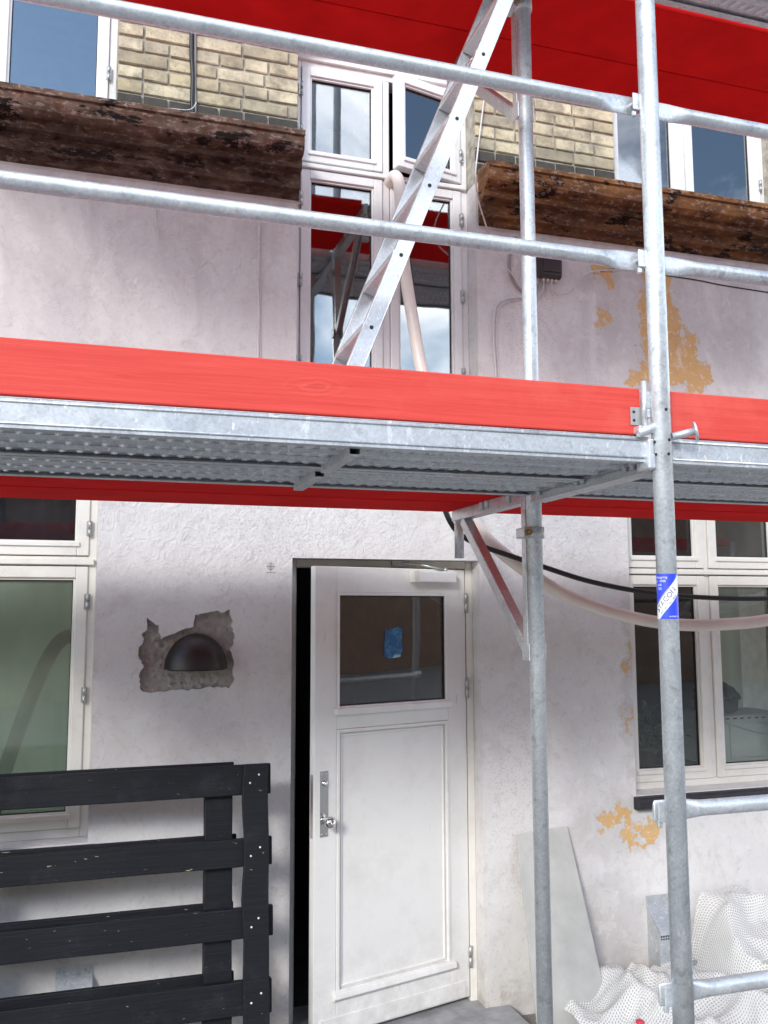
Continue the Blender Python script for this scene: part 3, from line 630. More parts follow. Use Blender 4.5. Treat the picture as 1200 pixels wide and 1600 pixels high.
# toe-board holder and wedge bolt on the outer post
m = MB(); m.tube([(XP-.045, YO+.01, 2.39), (XP-.045, YO+.01, 2.525)], .008, 12); m.build('toe_board_pin', GALV, p0)
m = MB(); m.box(XP-.075, XP-.026, YO-.008, YO+.024, 2.375, 2.395); m.tube([(XP-.075, YO, 2.372), (XP-.02, YO, 2.395)], .013, 12); m.build('pin_seat', GALV, p0, .004)
m = MB(); a = Vector((XP+.022, YO-.02, 2.366)); b = a+Vector((.050, -.030, .012)); m.tube([a, b], .0105, 14); m.build('wedge_bolt', GALV, p0)
d = (b-a).normalized(); m = MB(); m.tube([b, b+d*.006], [.027, .025], 20); m.build('wedge_head', GALV, p0)
m = MB(); m.box(XP-.046, XP-.0275, YO-.006, YO+.02, ZT0-.004, 2.36); m.box(XP-.052, XP-.0275, YO-.012, YO+.05, ZT0-.002, ZT0+.04); m.build('transom_gusset', GALV, p0, .005)
for zz, aa in ((2.44, -1.0), (2.355, -.75), (2.315, -.9), (2.315, -2.2), (2.35, -2.3)):
    c = Vector((XP+.0272*math.cos(aa-.6), YO+.0272*math.sin(aa-.6), zz)); n2 = Vector((math.cos(aa-.6), math.sin(aa-.6), 0)); MB().tube([c, c+n2*.0012], .0045, 10).build('punch_hole', RUBBER, p0)

# maker's sticker wrapped round the outer post
RS = .0275; ZS0, ZS1 = at(1053, 967, YO).z, at(1045, 897, YO).z; HS = ZS1-ZS0
cam_a = math.atan2(CAM.y-YO, CAM.x-XP)
def wrap(u, z, r): a = cam_a + u; return Vector((XP+r*math.cos(a), YO+r*math.sin(a), z))
def wrapped(poly, r, m, n=14):
    """poly: left/right edges given as function z->(u0,u1)"""
    nz_ = 16; vs_ = []
    for j in range(nz_+1):
        t = j/nz_; u0, u1 = poly(t)
        for i in range(n+1): vs_.append(wrap(u0+(u1-u0)*i/n, ZS0+HS*t, r))
    m.add(vs_, [(j*(n+1)+i, j*(n+1)+i+1, (j+1)*(n+1)+i+1, (j+1)*(n+1)+i) for j in range(nz_) for i in range(n)], True)
m = MB(); wrapped(lambda t: (-1.9, 1.9), RS+.0003, m); stk = m.build('sticker', BLUEINK, p0)
def band(t): c = (t-.43)/.27; return (max(-1.9, min(1.9, c-.80)), max(-1.9, min(1.9, c+.72)))
m = MB(); wrapped(band, RS+.0006, m); m.build('sticker_band', WHITEINK, stk)
def text(s, u, t, size, slope, mat, r):
    tcu = bpy.data.curves.new('t', 'FONT'); tcu.body = s; tcu.size = size; tcu.align_x = 'LEFT'; tcu.resolution_u = 3
    ob = bpy.data.objects.new('t', tcu); COL.objects.link(ob); bpy.context.view_layer.update()
    me = bpy.data.meshes.new_from_object(ob.evaluated_get(bpy.context.evaluated_depsgraph_get())); bpy.data.objects.remove(ob); bpy.data.curves.remove(tcu)
    m = MB(); ca, sa = math.cos(slope), math.sin(slope)
    vv = [wrap(u+(v.co.x*ca-v.co.y*sa)/RS, ZS0+HS*t+v.co.x*sa+v.co.y*ca, r) for v in me.vertices]
    m.add(vv, [tuple(p.vertices) for p in me.polygons]); m.build('sticker_lettering', mat, stk)
SL = math.atan2(.27*HS, RS)
text('STACON', -.95, .14, .0200, SL, BLACKINK, RS+.0009); text('EN 12811  EN 12810', -.60, .10, .0075, SL, BLACKINK, RS+.0009)
m = MB(); nn = 16; vs_ = []
for i in range(nn+1):
    l = .014+.058*i/nn
    for h in (.0170, .0182): vs_.append(wrap(-.95+(l*math.cos(SL)-h*math.sin(SL))/RS, ZS0+HS*.14+l*math.sin(SL)+h*math.cos(SL), RS+.0009))
m.add(vs_, [(2*i, 2*i+2, 2*i+3, 2*i+1) for i in range(nn)]); m.build('sticker_rule', BLACKINK, stk)
for k, s in enumerate(('adsbygning', 'fon  4300', '3  608', '2  720')): text(s, -1.35, .90-.085*k, .0088, 0, WHITEINK, RS+.0009)
text('e-mail: st', .12, .04, .0080, 0, WHITEINK, RS+.0009)

# steel deck planks
def deck_plank(x0, x1, y0, y1, z, label, group):
    e = empty('steel_deck_plank', ((x0+x1)/2, (y0+y1)/2, z), label, 'scaffold deck', group)
    z0 = z-.072; t = .003
    m = MB(); m.box(x0, x1, y0, y1, z-t, z)
    for ya, yb, s in ((y0, y0+t, 1), (y1-t, y1, -1)):
        m.box(x0, x1, ya, yb, z0, z-t)
    m.box(x0, x1, y0+t, y0+.030, z0, z0+t); m.box(x0, x1, y1-.030, y1-t, z0, z0+t)
    m.build('deck_tray', GALVD, e, .0012)
    m = MB()   # rolled bead along the outer web
    for zz in (z0+.012, z-.010): m.tube([(x0, y0-.0005, zz), (x1, y0-.0005, zz)], .0035, 8)
    m.build('rolled_bead', GALVD, e)
    zs = z0+.012
    MB().box(x0+.006, x1-.006, y0+t+.0005, y1-t-.0005, zs, zs+.002).build('soffit_sheet', GALVD, e)
    for k in (.34, .66):
        yy = y0+(y1-y0)*k; m = MB(); m.prism([(yy-.014, zs-.0005), (yy-.006, zs-.011), (yy+.006, zs-.011), (yy+.014, zs-.0005)], lambda a, b, d: (d, a, b), x0+.02, x1-.02); m.build('stiffening_rib', GALVD, e, .001)
    m = MB()   # pressed grip dimples
    n = int((x1-x0-.08)/.043)
    for k in (.22, .50, .80):
        yy = y0+(y1-y0)*k
        for i in range(n):
            xx = x0+.05+i*.043+(.02 if k == .50 else 0)
            rg = []
            for q, (f1, f2) in enumerate(((1., .0002), (.8, .006), (.45, .0105))):
                rg += [(xx+f1*(.0095*math.cos(a)-.010*math.sin(a)), yy+f1*.026*math.sin(a), zs-f2*.8) for a in [2*math.pi*w/8 for w in range(8)]]
            m.add(rg, [(q*8+w, q*8+(w+1) % 8, q*8+8+(w+1) % 8, q*8+8+w) for q in range(2) for w in range(8)]+[tuple(range(16, 24))], False)
    m.build('grip_dimples', GALV, e, kind='stuff')
    for xx in (x0+.0015, x1-.0045): MB().box(xx, xx+.003, y0+.004, y1-.004, z0+.004, z-t-.001).build('end_plate', GALVD, e)
    return e
ZD = 2.368
for lv, lvn in ((0, 'lower level'), (1, 'upper level')):
    for i, bn in ((-1, 'over the door'), (0, 'beside the kitchen window')):
        xa, xb = XP+i*BAY+.034, XP+(i+1)*BAY-.034
        for (y0, y1, yn) in ((YO+.012, -1.695, 'outer'), (-1.683, -1.312, 'inner')):
            deck_plank(xa, xb, y0, y1, ZD+lv*LV, f'{yn} galvanised steel deck plank of the {lvn}, bay {bn}', 'steel deck planks')
        # cross stiffener
ea = [c for c in bpy.data.objects if c.name.startswith('steel_deck_plank')]
sx = .60
for nme, y0, y1 in (('steel_deck_plank', YO+.045, -1.728), ('steel_deck_plank.001', -1.650, -1.345)):
    e = bpy.data.objects[nme]; m = MB(); m.box(sx-.016, sx-.013, y0, y1, ZD-.088, ZD-.0605); m.box(sx+.013, sx+.016, y0, y1, ZD-.088, ZD-.0605); m.box(sx-.013, sx+.013, y0, y1, ZD-.088, ZD-.085); m.build('cross_stiffener', GALVD, e, .001)

# red planks on the consoles, toe boards
def plank(name, x0, x1, y0, y1, z0, z1, label, cat, group):
    o = MB().box(x0, x1, y0, y1, z0, z1).build(name, RED if name == 'toe_board' else REDF, None, .004, org=((x0+x1)/2, (y0+y1)/2, z0)); tag(o, label, cat, group); return o
for lv, lvn in ((0, 'lower'), (1, 'upper')):
    for i, bn in ((-1, 'bay over the door'), (0, 'bay beside the kitchen window')):
        xa, xb = XP+i*BAY+.030, XP+(i+1)*BAY-.030
        plank('console_plank', xa, xb, -1.255, -.893, 2.322+lv*LV, 2.362+lv*LV, f'red painted wooden plank next to the steel deck, {lvn} level, {bn}', 'plank', 'red planks on the consoles')
        plank('console_plank', xa, xb, -.889, -.552, 2.320+lv*LV, 2.360+lv*LV, f'red painted wooden plank close to the wall, {lvn} level, {bn}', 'plank', 'red planks on the consoles')
        t = plank('toe_board', XP+i*BAY+.065-(.045 if i == 0 else 0), XP+(i+1)*BAY-.050, YO+.022, YO+.050, 2.374+lv*LV, 2.507+lv*LV, f'red wooden toe board along the edge of the {lvn} deck, {bn}', 'toe board', 'red toe boards')
        x1 = XP+(i+1)*BAY-.050; zz = lv*LV; y = YO+.022
        m = MB(); m.box(x1-.034, x1+.004, y-.004, y-.0005, 2.400+zz, 2.452+zz); f_ = m.build('end_fitting', HINGE, t, .0015)
        m = MB(); m.box(x1+.001, x1+.026, y-.014, y+.006, 2.447+zz, 2.497+zz); m.box(x1+.001, x1+.022, y-.018, y+.002, 2.420+zz, 2.4465+zz); m.build('fitting_socket', GALV, f_, .003)
        for dz in (.414, .438): MB().lathe([(0, -.0015), (.004, -.0012), (.0045, 0)], (x1-.024, y-.004, 2+dz+zz), 'y', 10).build('screw', RUBBER, f_)

# ladder between the decks
ladder = empty('ladder', (.60, -1.58, ZD), 'aluminium ladder leaning up through the scaffold past the stair window', 'ladder')
A = Vector((.592, 0, ZD+.004)); B = Vector((1.338, 0, 4.232)); u = (B-A).normalized(); nn_ = Vector((0, 1, 0)).cross(u)   # nn_: across the rail
LL = (B-A).length
def lad_m(y): f = Matrix((nn_, Vector((0, 1, 0)), u)).transposed().to_4x4(); f.translation = A+Vector((0, y, 0)); return f
for y, s in ((-1.75, 1), (-1.42, -1)):
    f = lad_m(y); m = MB(); w = .024
    m.box(-w, w, -.0015, .0015, 0, LL, f)
    for q in (-1, 1): a_, b_ = sorted((q*w, q*(w-.003))); m.box(a_, b_, .0015, .026, 0, LL, f)
    m.box(-w, -w+.003, -.003, -.0015, 0, LL, f); m.box(w-.003, w, -.003, -.0015, 0, LL, f)
    sr = m.build('side_rail', ALU, ladder, .001)
    if s > 0:
        for k in range(8):
            p = f @ Vector((0, -.0015, .12+k*.25)); MB().tube([p, p-Vector((0, .0012, 0))], .0062, 12).build('rung_hole', RUBBER, sr)
for k in range(8):
    f = lad_m(-1.75); zc = .12+k*.25; th = math.atan2(u.x, u.z)
    c = f @ Vector((0, 0, zc)); M = Matrix.Translation(c)
    m = MB(); m.box(-.026, .026, .003, .327, -.013, .013, M @ Matrix.Rotation(R(18), 4, 'Y')); m.build('rung', ALU, ladder, .005)

# ------------------------------------------------------------------ things on and by the wall
# half-dome wall lamp
lc = at(308, 1046, -.05); lamp = empty('wall_lamp', (lc.x, 0, lc.z), 'dark brown half dome wall lamp in a patch of broken plaster', 'wall lamp')
RL = .142; m = MB(); nu, nv = 28, 14; vs_ = []
for j in range(nv+1):
    ph = (math.pi/2)*j/nv
    for i in range(nu+1):
        th = math.pi*i/nu
        vs_.append((lc.x-RL*math.cos(th)*math.cos(ph)*1.0, .012-.135*math.sin(th)*math.cos(ph)**.9 if j < nv else .012, lc.z+RL*1.12*math.sin(ph)))
m.add(vs_, [(j*(nu+1)+i, j*(nu+1)+i+1, (j+1)*(nu+1)+i+1, (j+1)*(nu+1)+i) for j in range(nv) for i in range(nu)], True)
m.add([(lc.x-RL*.93*math.cos(math.pi*i/nu), .012-.125*math.sin(math.pi*i/nu), lc.z-.004) for i in range(nu+1)], [tuple(range(nu+1))])
hd = m.build('lamp_hood', simple('lamp_enamel', (.022, .014, .014), .42, 0, .15, 6, .04), lamp)
MB().box(lc.x-.09, lc.x+.09, .006, .03, lc.z-.006, lc.z+.09).build('back_plate', DARK, lamp)
# junction box
p, q = at(838, 395), at(874, 442); jb = empty('junction_box', ((p.x+q.x)/2, 0, q.z), 'black cable junction box below the ochre cornice', 'junction box')
xl, xr, zt, zb_ = p.x-.005, q.x-.012, p.z+.01, q.z
m = MB(); prof = [(0, zb_+.012), (-.035, zb_), (-.055, zb_+.010), (-.060, zb_+.05), (-.060, zt), (0, zt)]
m.prism(prof, lambda a, b, d: (d, a, b), xl, xr); m.build('box_body', DARK, jb, .006)
m = MB().box(xl+.012, xr-.012, -.064, -.060, zb_+.03, zt-.012); m.build('lid', DARK, jb, .002)
for k in range(4): MB().tube([(xl+.03+k*.024, -.03, zb_-.012), (xl+.03+k*.024, -.03, zb_+.004)], .007, 10).build('cable_gland', WIRE, jb)
def cable(name, pts, r, mat, label, cat, y=-.008, group=None, n=8, raw=False):
    P = pts if raw else [Vector((at(a, b).x, y, at(a, b).z)) for a, b in pts]
    P = spline(P, 8); o = MB().tube(P, r, n).build(name, mat, None, org=P[-1]); tag(o, label, cat, group); return o
cable('cable', [(842, 440), (836, 455), (826, 462), (810, 452), (797, 430), (795, 405), (800, 385), (806, 372)], .007, simple('grey_cable', (.32, .27, .26), .5), 'thick grey brown cable looping from the junction box up to the cornice', 'cable')
cable('cable', [(849, 440), (846, 456), (833, 466), (812, 466), (790, 468), (776, 476), (771, 492), (770, 530), (773, 570), (774, 600), (775, 700)], .0045, WIRE, 'white cable from the junction box bending down beside the stair window', 'cable', -.010)
cable('cable', [(853, 440), (852, 458), (838, 470), (815, 469.5), (794, 472), (781, 480), (776, 495), (775, 532), (778, 572), (779, 600), (780, 700)], .0035, WIRE, 'thin pale cable doubled beside the white cable below the junction box', 'cable', -.006)
cable('cable', [(858, 440), (862, 456), (872, 462), (890, 455), (903, 438), (920, 427), (950, 424), (975, 421), (990, 416)], .004, WIRE, 'loose white cable running right from the junction box towards the ochre patch', 'cable', -.02)
cable('cable', [(815, 395), (812, 415), (818, 432), (824, 440)], .0035, WIRE, 'short thin white wire tucked left of the junction box', 'cable', -.02)
up_ = [(757, 150), (752, 190), (746, 240), (743, 275), (747, 310), (757, 345), (768, 375), (785, 408), (803, 432), (820, 448), (838, 452)]
ys = [-.02, -.02, -.03, -.15, -.15, -.10, -.05, -.03, -.02, -.02, -.03]
cable('cable', [at(a, b, y) for (a, b), y in zip(up_, ys)], .0042, WIRE, 'white cable hanging down the brick corner over the ochre cornice', 'cable', raw=True)
cable('cable', [(243, 290), (243, 330), (244, 352), (247, 365), (249, 374)], .0032, WIRE, 'short loose white cable end below the maroon cornice', 'cable', -.008)
cable('cable', [(402, 325), (404, 360), (403, 420), (404, 480), (403, 540), (404, 640)], .0038, WIRE, 'white cable running straight down the wall left of the stair window', 'cable', -.006)
cable('cable', [(406.5, 335), (405, 400), (406.5, 450), (405.5, 500), (406.5, 560), (406, 640)], .0028, WIRE, 'thin grey wire twinned with the straight white cable', 'cable', -.006)
cable('cable', [(300, 30), (299, 80), (301, 120), (300, 160), (301, 178)], .011, RUBBER, 'black cable running down the yellow bricks between the windows', 'cable', -.008)
cable('cable', [(304.5, 30), (305, 80), (304.5, 120), (305.5, 160), (305, 180)], .006, simple('grey_lead', (.22, .2, .19), .6), 'grey lead cable beside the black one on the yellow bricks', 'cable', -.006)
ww = [(218, 163), (240, 168), (270, 170), (292, 172), (302, 168), (307, 160)]
cable('cable', [at(a, b, -.06) for a, b in ww], .0025, WIRE, 'thin loose wire lying on top of the maroon cornice', 'cable', raw=True)
# hose and black cable hung out of the stair window
hp_ = [(604, 300, .20), (610, 282, .10), (619, 276, .03), (625, 300, -.02), (630, 400, -.06), (645, 500, -.09), (660, 583, -.12), (690, 690, -.22), (722, 780, -.30), (752, 832, -.33), (790, 868, -.33), (840, 904, -.33), (900, 937, -.32), (980, 963, -.31), (1060, 976, -.30), (1140, 975, -.29), (1210, 967, -.28), (1300, 945, -.26), (1400, 905, -.22)]
cable('hose', [at(*q) for q in hp_]+[Vector((4.75, -.12, 2.25)), Vector((5.3, -.06, 2.6)), Vector((5.9, -.04, 2.9))], .031, HOSEM, 'cream plastic hose hung out of the stair window and slung along the wall', 'hose', raw=True, n=18)
cp_ = [(628, 330, .10), (640, 420, .01), (650, 500, -.03), (664, 583, -.06), (686, 690, -.26), (690, 770, -.42), (699, 806, -.44), (716, 832, -.44), (745, 850, -.42), (790, 866, -.40), (850, 886, -.39), (920, 908, -.38), (1000, 924, -.37), (1090, 933, -.36), (1200, 935, -.35), (1320, 925, -.33), (1420, 905, -.3)]
cable('cable', [at(*q) for q in cp_]+[Vector((4.75, -.16, 2.3)), Vector((5.3, -.08, 2.62)), Vector((5.9, -.02, 2.95))], .0125, RUBBER, 'thick black rubber cable slung above the cream hose', 'cable', raw=True, n=12)

# metal vent covers
def vent(x, z0, z1, label):
    e = empty('vent_cover', (x, 0, z0), label, 'vent cover', 'metal vent covers'); w = .075; d = .11
    MB().box(x-w, x+w, -.004, -.001, z1-.045, z1).build('top_flange', GALVD, e, .001)
    m = MB(); zs = z1-.04; ze = z1-.15
    m.prism([(-.001, zs), (-.006, zs), (-d-.02, ze), (-d-.022, ze-.006), (-d+.0, ze+.008), (-.001, zs-.012)], lambda a, b, dd: (dd, a, b), x-w, x+w); m.build('sloping_hood', GALVD, e, .001)
    for xa in (x-w+.004, x+w-.007):
        m = MB(); m.prism([(-.001, z0), (-d+.006, z0), (-d+.006, ze), (-d+.02, ze+.012), (-.001, zs-.02)], lambda a, b, dd: (dd, a, b), xa, xa+.003); m.build('side_panel', GALVD, e)
    MB().box(x-w+.004, x+w-.004, -d+.003, -d+.006, z0, ze-.004).build('front_panel', GALVD, e)
    for r_ in range(2):
        for k in range(10):
            MB().tube([(x-w+.014+k*.0135, -d+.0031, ze-.020-r_*.013), (x-w+.014+k*.0135, -d+.0015, ze-.020-r_*.013)], .0042, 8).build('vent_hole', RUBBER, e)
    for s in (-1, 1): MB().lathe([(0, -.009), (.005, -.008), (.006, -.004)], (x+s*.045, 0, z1-.02), 'y', 10).build('screw', HINGE, e)
vent(2.80, .01, .423, 'galvanised vent cover on the wall behind the white netting')
vent(-.067, .0, .398, 'galvanised vent cover on the wall behind the black pallet')

# cement board leaning on the wall
tl, trr = at(806, 1304, -.012), at(885, 1291, -.012)
bl, br = at(838, 1600, -.26), at(955, 1600, -.26)
dl, dr = (bl-tl), (br-trr)
bl = tl+dl*((tl.z+.066)/(tl.z-bl.z)); br = trr+dr*((trr.z+.066)/(trr.z-br.z))
nb = (trr-tl).cross(bl-tl).normalized(); nb = nb if nb.y < 0 else -nb
vs_ = [tl, trr, br, bl]; vs_ = [Vector(v) for v in vs_]+[v+nb*.012 for v in vs_]
o = MB().add(vs_, [(0, 1, 2, 3), (4, 5, 6, 7), (0, 1, 5, 4), (1, 2, 6, 5), (2, 3, 7, 6), (3, 0, 4, 7)]).build('cement_board', CEMENT, None, .002, org=(bl+br)/2); tag(o, 'narrow grey cement board leaning against the wall beside the door', 'board')

# black pallet standing on edge against the wall
pal = empty('pallet', (.1, -.36, -.07), 'black painted slatted pallet standing on edge below the green window', 'pallet')
lean = Matrix.Translation((0, -.30, 1.243)) @ Matrix.Rotation(R(-5), 4, 'X') @ Matrix.Translation((0, .30, -1.243))
rows = [(1.243, 1.118), (.945, .832), (.672, .553), (.392, .262), (.11, -.01)]
sl = []
for k, (zt, zb_) in enumerate(rows):
    dzz = .012*(k % 2); m = MB(); e0 = rnd.uniform(-.006, .006)
    n = 12; secs = []
    for i in range(n+1):
        x = -1.35+(.712+e0+1.35)*i/n; j = lambda a: .0035*noise.noise((x*3, a, k*5.))
        secs.append([Vector((x, -.30+j(1), zt+j(2))), Vector((x, -.262+j(3), zt-.002+j(4))), Vector((x, -.262+j(3), zb_+j(5))), Vector((x, -.30+j(1), zb_+j(6)))])
    m.sections(secs, False).xform(lean); s_ = m.build('slat', BLACK, pal, .004)
    m = MB(); m.box(-1.35, .565+rnd.uniform(-.01, .02), -.188, -.160, zb_+.012, zt+.004+rnd.uniform(-.004, .006)); m.xform(lean); m.build('back_slat', BLACK, pal, .004)
def upright(x0, x1, y0, y1, z0, z1, wob, seed, name='upright'):
    n = 16; secs = []
    for i in range(n+1):
        z = z0+(z1-z0)*i/n; j = lambda a: wob*noise.noise((z*5, a, seed))
        secs.append([Vector((x0+j(1), y0, z)), Vector((x1+j(2), y0, z)), Vector((x1+j(2), y1, z)), Vector((x0+j(1), y1, z))])
    return MB().sections(secs, False).xform(lean).build(name, BLACK, pal, .003)
pu = upright(.588, .694, -.326, -.3045, -.0, 1.245, .010, 2.)
upright(.438, .552, -.260, -.190, -.0, 1.2, .003, 4.); upright(-.62, -.50, -.260, -.190, 0, 1.2, .003, 6.); upright(-1.35, -1.25, -.326, -.3045, 0, 1.245, .004, 8.)
for zt, zb_ in rows:
    for xx, zz in ((.618, (zt+zb_)/2-.012), (.656, (zt+zb_)/2+.02)):
        c = lean @ Vector((xx+rnd.uniform(-.006, .006), -.327, zz)); MB().lathe([(0, -.002), (.004, -.0015), (.0045, .001)], c, 'y', 8).build('nail', WHITE, pu)

# white reinforced netting heaped at the wall foot
NET = mat_net()
def net(name, fn, nu, nv, label, cell=.0145):
    vs_ = [[Vector(fn(i/nu, j/nv)) for i in range(nu+1)] for j in range(nv+1)]
    m = MB(); m.add([p for r_ in vs_ for p in r_], [(j*(nu+1)+i, j*(nu+1)+i+1, (j+1)*(nu+1)+i+1, (j+1)*(nu+1)+i) for j in range(nv) for i in range(nu)], True)
    o = m.build(name, NET, None, org=(2.9, -.4, -.07)); me = o.data
    U = [[0.]*(nu+1) for _ in range(nv+1)]; V_ = [[0.]*(nu+1) for _ in range(nv+1)]; im, jm = nu//2, nv//2
    for j in range(nv+1):
        for i in range(im, nu): U[j][i+1] = U[j][i]+(vs_[j][i+1]-vs_[j][i]).length
        for i in range(im, 0, -1): U[j][i-1] = U[j][i]-(vs_[j][i-1]-vs_[j][i]).length
    for i in range(nu+1):
        for j in range(jm, nv): V_[j+1][i] = V_[j][i]+(vs_[j+1][i]-vs_[j][i]).length
        for j in range(jm, 0, -1): V_[j-1][i] = V_[j][i]-(vs_[j-1][i]-vs_[j][i]).length
    uvl = me.uv_layers.new(name='UVMap')
    for lp in me.loops:
        i, j = lp.vertex_index % (nu+1), lp.vertex_index // (nu+1); uvl.data[lp.index].uv = (U[j][i]/cell, V_[j][i]/cell)
    tag(o, label, 'netting', 'white netting sheets'); return o
def ridge(v): return 1-2*(v*v+.0008)**.5
def fold(x, y, s):
    n1 = noise.noise((x*1.9+y*1.2, y*2.2-x*.8, s)); n2 = noise.noise((x*4+y*3, y*3.6-x*2.4, s+4)); n3 = noise.noise((x*8-y*5, y*7+x*3, s+8))
    return .12*ridge(n1)+.065*ridge(n2)+.022*ridge(n3)
def sstep(t): t = max(0., min(1., t)); return t*t*(3-2*t)
def netA(u, v):     # high sheet: lies over the heap and up against the wall
    x = 2.90+1.5*u+.05*math.sin(v*9)*sstep(u*5); top = .45*math.exp(-((x-3.10)/.30)**4)+.30*math.exp(-((x-3.66)/.34)**4)-.04
    y = -.025-.60*v+.04*noise.noise((x*5, v*4, 3)); k = (1-v**1.3)*sstep(u/.10)
    return (x, y+.03*noise.noise((x*7, v*6, 1))*(v > .03), max(-.055, top*k*1.02 + (fold(x, y, 1.)-.09)*min(1, v*4)*.9*sstep(u/.1)))
def netB(u, v):     # lower sheet spread out to the left and in front
    x = 2.12+2.0*u; y = -.04-1.05*v+.05*noise.noise((x*3, v*3, 7))
    h = (.05+.05*math.exp(-((x-2.42)/.12)**2)+.15*sstep((x-2.92)/.35))*math.exp(-((y+.36)/.40)**2)
    return (x+.05*noise.noise((x*4, y*5, 2)), y, max(-.062+.004*noise.noise((x*20, y*20, 1)), h+fold(x, y, 7.)-.075))
def netC(u, v):     # rolled fold in front
    a = v*4.6; x = 3.05+1.2*u; r_ = .15+.06*noise.noise((x*3.5, v*3, 5))+.015*ridge(noise.noise((x*6, v*5, 5))); yc = -.58-.16*u+.04*math.sin(x*7)
    return (x+.09*math.sin(a*1.3)-.10*math.sin(a), yc+r_*math.cos(a)*.95, max(-.06, .06+.03*math.sin(x*4)+r_*1.15*math.sin(a)))
net('netting', netA, 150, 70, 'white reinforced netting pushed up against the wall beside the vent cover')
net('netting', netB, 160, 90, 'white reinforced netting spread over the ground beside the cement board')
net('netting', netC, 110, 70, 'rolled fold of white reinforced netting in front of the heap', .0140)
o = MB().lathe([(.008, 0), (.016, 0), (.016, .003), (.008, .003)], (0, 0, 0), 'y', 20).xform(Matrix.Translation(at(1085, 1503, -.60))).build('eyelet', HINGE, None, org=at(1085, 1503, -.60)); tag(o, 'small round metal eyelet on the white netting', 'eyelet')
c = at(1000, 1597, -.62)
o = MB().lathe([(0, .012), (.016, .011), (.018, .006), (.018, 0), (.0, 0)], (c.x, c.y, c.z-.004), 'z', 20).build('bottle_cap', simple('red_plastic', (.62, .03, .06), .4), None, org=c); tag(o, 'small red bottle cap lying on the white netting', 'bottle cap')
# rubble at the wall foot
m = MB()
for k in range(70):
    x = rnd.uniform(1.86, 2.4); y = rnd.uniform(-.42, -.03); r_ = rnd.uniform(.006, .022); bm = bmesh.new(); bmesh.ops.create_icosphere(bm, subdivisions=1, radius=r_)
    for v in bm.verts: v.co *= rnd.uniform(.65, 1.25)
    b0 = len(m.v); m.add([v.co+Vector((x, y, -.07+r_*.6)) for v in bm.verts], [[v.index for v in f.verts] for f in bm.faces]); bm.free()
o = m.build('rubble', MASON); o['kind'] = 'stuff'; o['label'] = 'loose crumbs of plaster and stone at the wall foot'; o['category'] = 'rubble'

# ------------------------------------------------------------------ behind the glass
def curtain(x0, x1, z0, z1, y, mat, label):
    n = 60; m = MB(); vs_ = []
    for i in range(n+1):
        x = x0+(x1-x0)*i/n; yy = y+.010*math.sin(i*.9)+.006*math.sin(i*.37+1); vs_ += [(x, yy, z0), (x, yy, z1)]
    m.add(vs_, [(2*i, 2*i+2, 2*i+3, 2*i+1) for i in range(n)], True); o = m.build('curtain', mat, None, org=((x0+x1)/2, y, z0)); tag(o, label, 'curtain'); return o

def mat_curtain(name, col, k=.6):
    g = G(name); c = g.mix(g.noise(1.6, 3), tuple(q*.75 for q in col), col); d = g.bsdf(c, .9); t = N(g.t, 'ShaderNodeBsdfTranslucent'); g.L(c, t.inputs[0])
    m = N(g.t, 'ShaderNodeMixShader'); m.inputs[0].default_value = k; g.L(d, m.inputs[1]); g.L(t.outputs[0], m.inputs[2]); return g.done(m.outputs[0])
CURT = mat_curtain('green_curtain', (.46, .51, .43)); CURT2 = simple('pale_backing', (.52, .52, .56), .9, 0, .05, 3); CURT3 = mat_curtain('sage_backdrop', (.42, .46, .40), .5)
curtain(-1.1, -.06, .95, 2.10, .40, CURT, 'pale green curtain hanging behind the ground floor window')
curtain(2.73, 3.78, 4.55, 5.7, .50, CURT2, 'pale grey sheet added behind the upper window over the ochre cornice')  # added pale sheet, stands in for cloudy sky reflected in the glass
curtain(3.27, 4.3, .95, 2.6, 1.15, CURT3, 'grey green screen added behind the microwave oven, lit through the open room back')  # added translucent screen; daylight from the open back brightens the panes
cable('dark_arc', [at(a, b, .30) for a, b in ((112, 992), (96, 1000), (80, 1020), (62, 1056), (44, 1100), (24, 1155), (6, 1210), (-10, 1270))], .033, simple('arc_grey', (.05, .06, .055), .5), 'dark bent tube added behind the glass of the green curtained window', 'dark arc', raw=True, n=14)  # invented tube, there only to draw the dark arc in the pane
cb = empty('blocker', (3.06, .8, -.06), 'dark brown cupboard added in the kitchen to darken the panes behind the pot plant', 'blocker')  # added dark block, there only to darken the left kitchen panes
BLOCKM = simple('blocker_brown', (.035, .026, .022), .5, 0, .2)
MB().box(2.55, 3.57, .66, 1.05, -.05, 2.3).build('blocker_body', BLOCKM, cb, .004)
for xa in (2.57, 3.075): MB().box(xa, xa+.475, .64, .6595, .05, 2.27).build('blocker_front', BLOCKM, cb, .004)
curtain(-1.12, -.05, 2.14, 2.6, .32, simple('navy_blocker', (.035, .035, .055), .9), 'dark navy sheet added behind the top panes of the green curtained window')  # added sheet, blocks daylight from the open room back
curtain(2.60, 4.3, 2.12, 2.62, .62, simple('plum_sheet', (.06, .05, .06), .9), 'dark plum sheet across the top of the kitchen window')  # dark plum sheet closing the view through the top panes
mwv = empty('microwave_oven', (3.62, .36, 1.005), 'white microwave oven with its vented back against the kitchen window', 'microwave oven')
MBOX = simple('microwave_enamel', (.80, .83, .78), .45, 0, .04)
MB().box(3.345, 3.90, .24, .58, 1.005, 1.285).build('casing', MBOX, mwv, .010)
MB().box(3.47, 3.87, .232, .2395, 1.045, 1.235).build('back_panel', MBOX, mwv, .003)
for r_ in range(8):
    for k in range(5): MB().box(3.362+k*.012, 3.369+k*.012, .2375, .2398, 1.06+r_*.016, 1.069+r_*.016).build('vent_slot', RUBBER, mwv)
for k in range(7): MB().box(3.45+k*.05, 3.475+k*.05, .2375, .2398, 1.262, 1.269).build('top_slot', RUBBER, mwv)
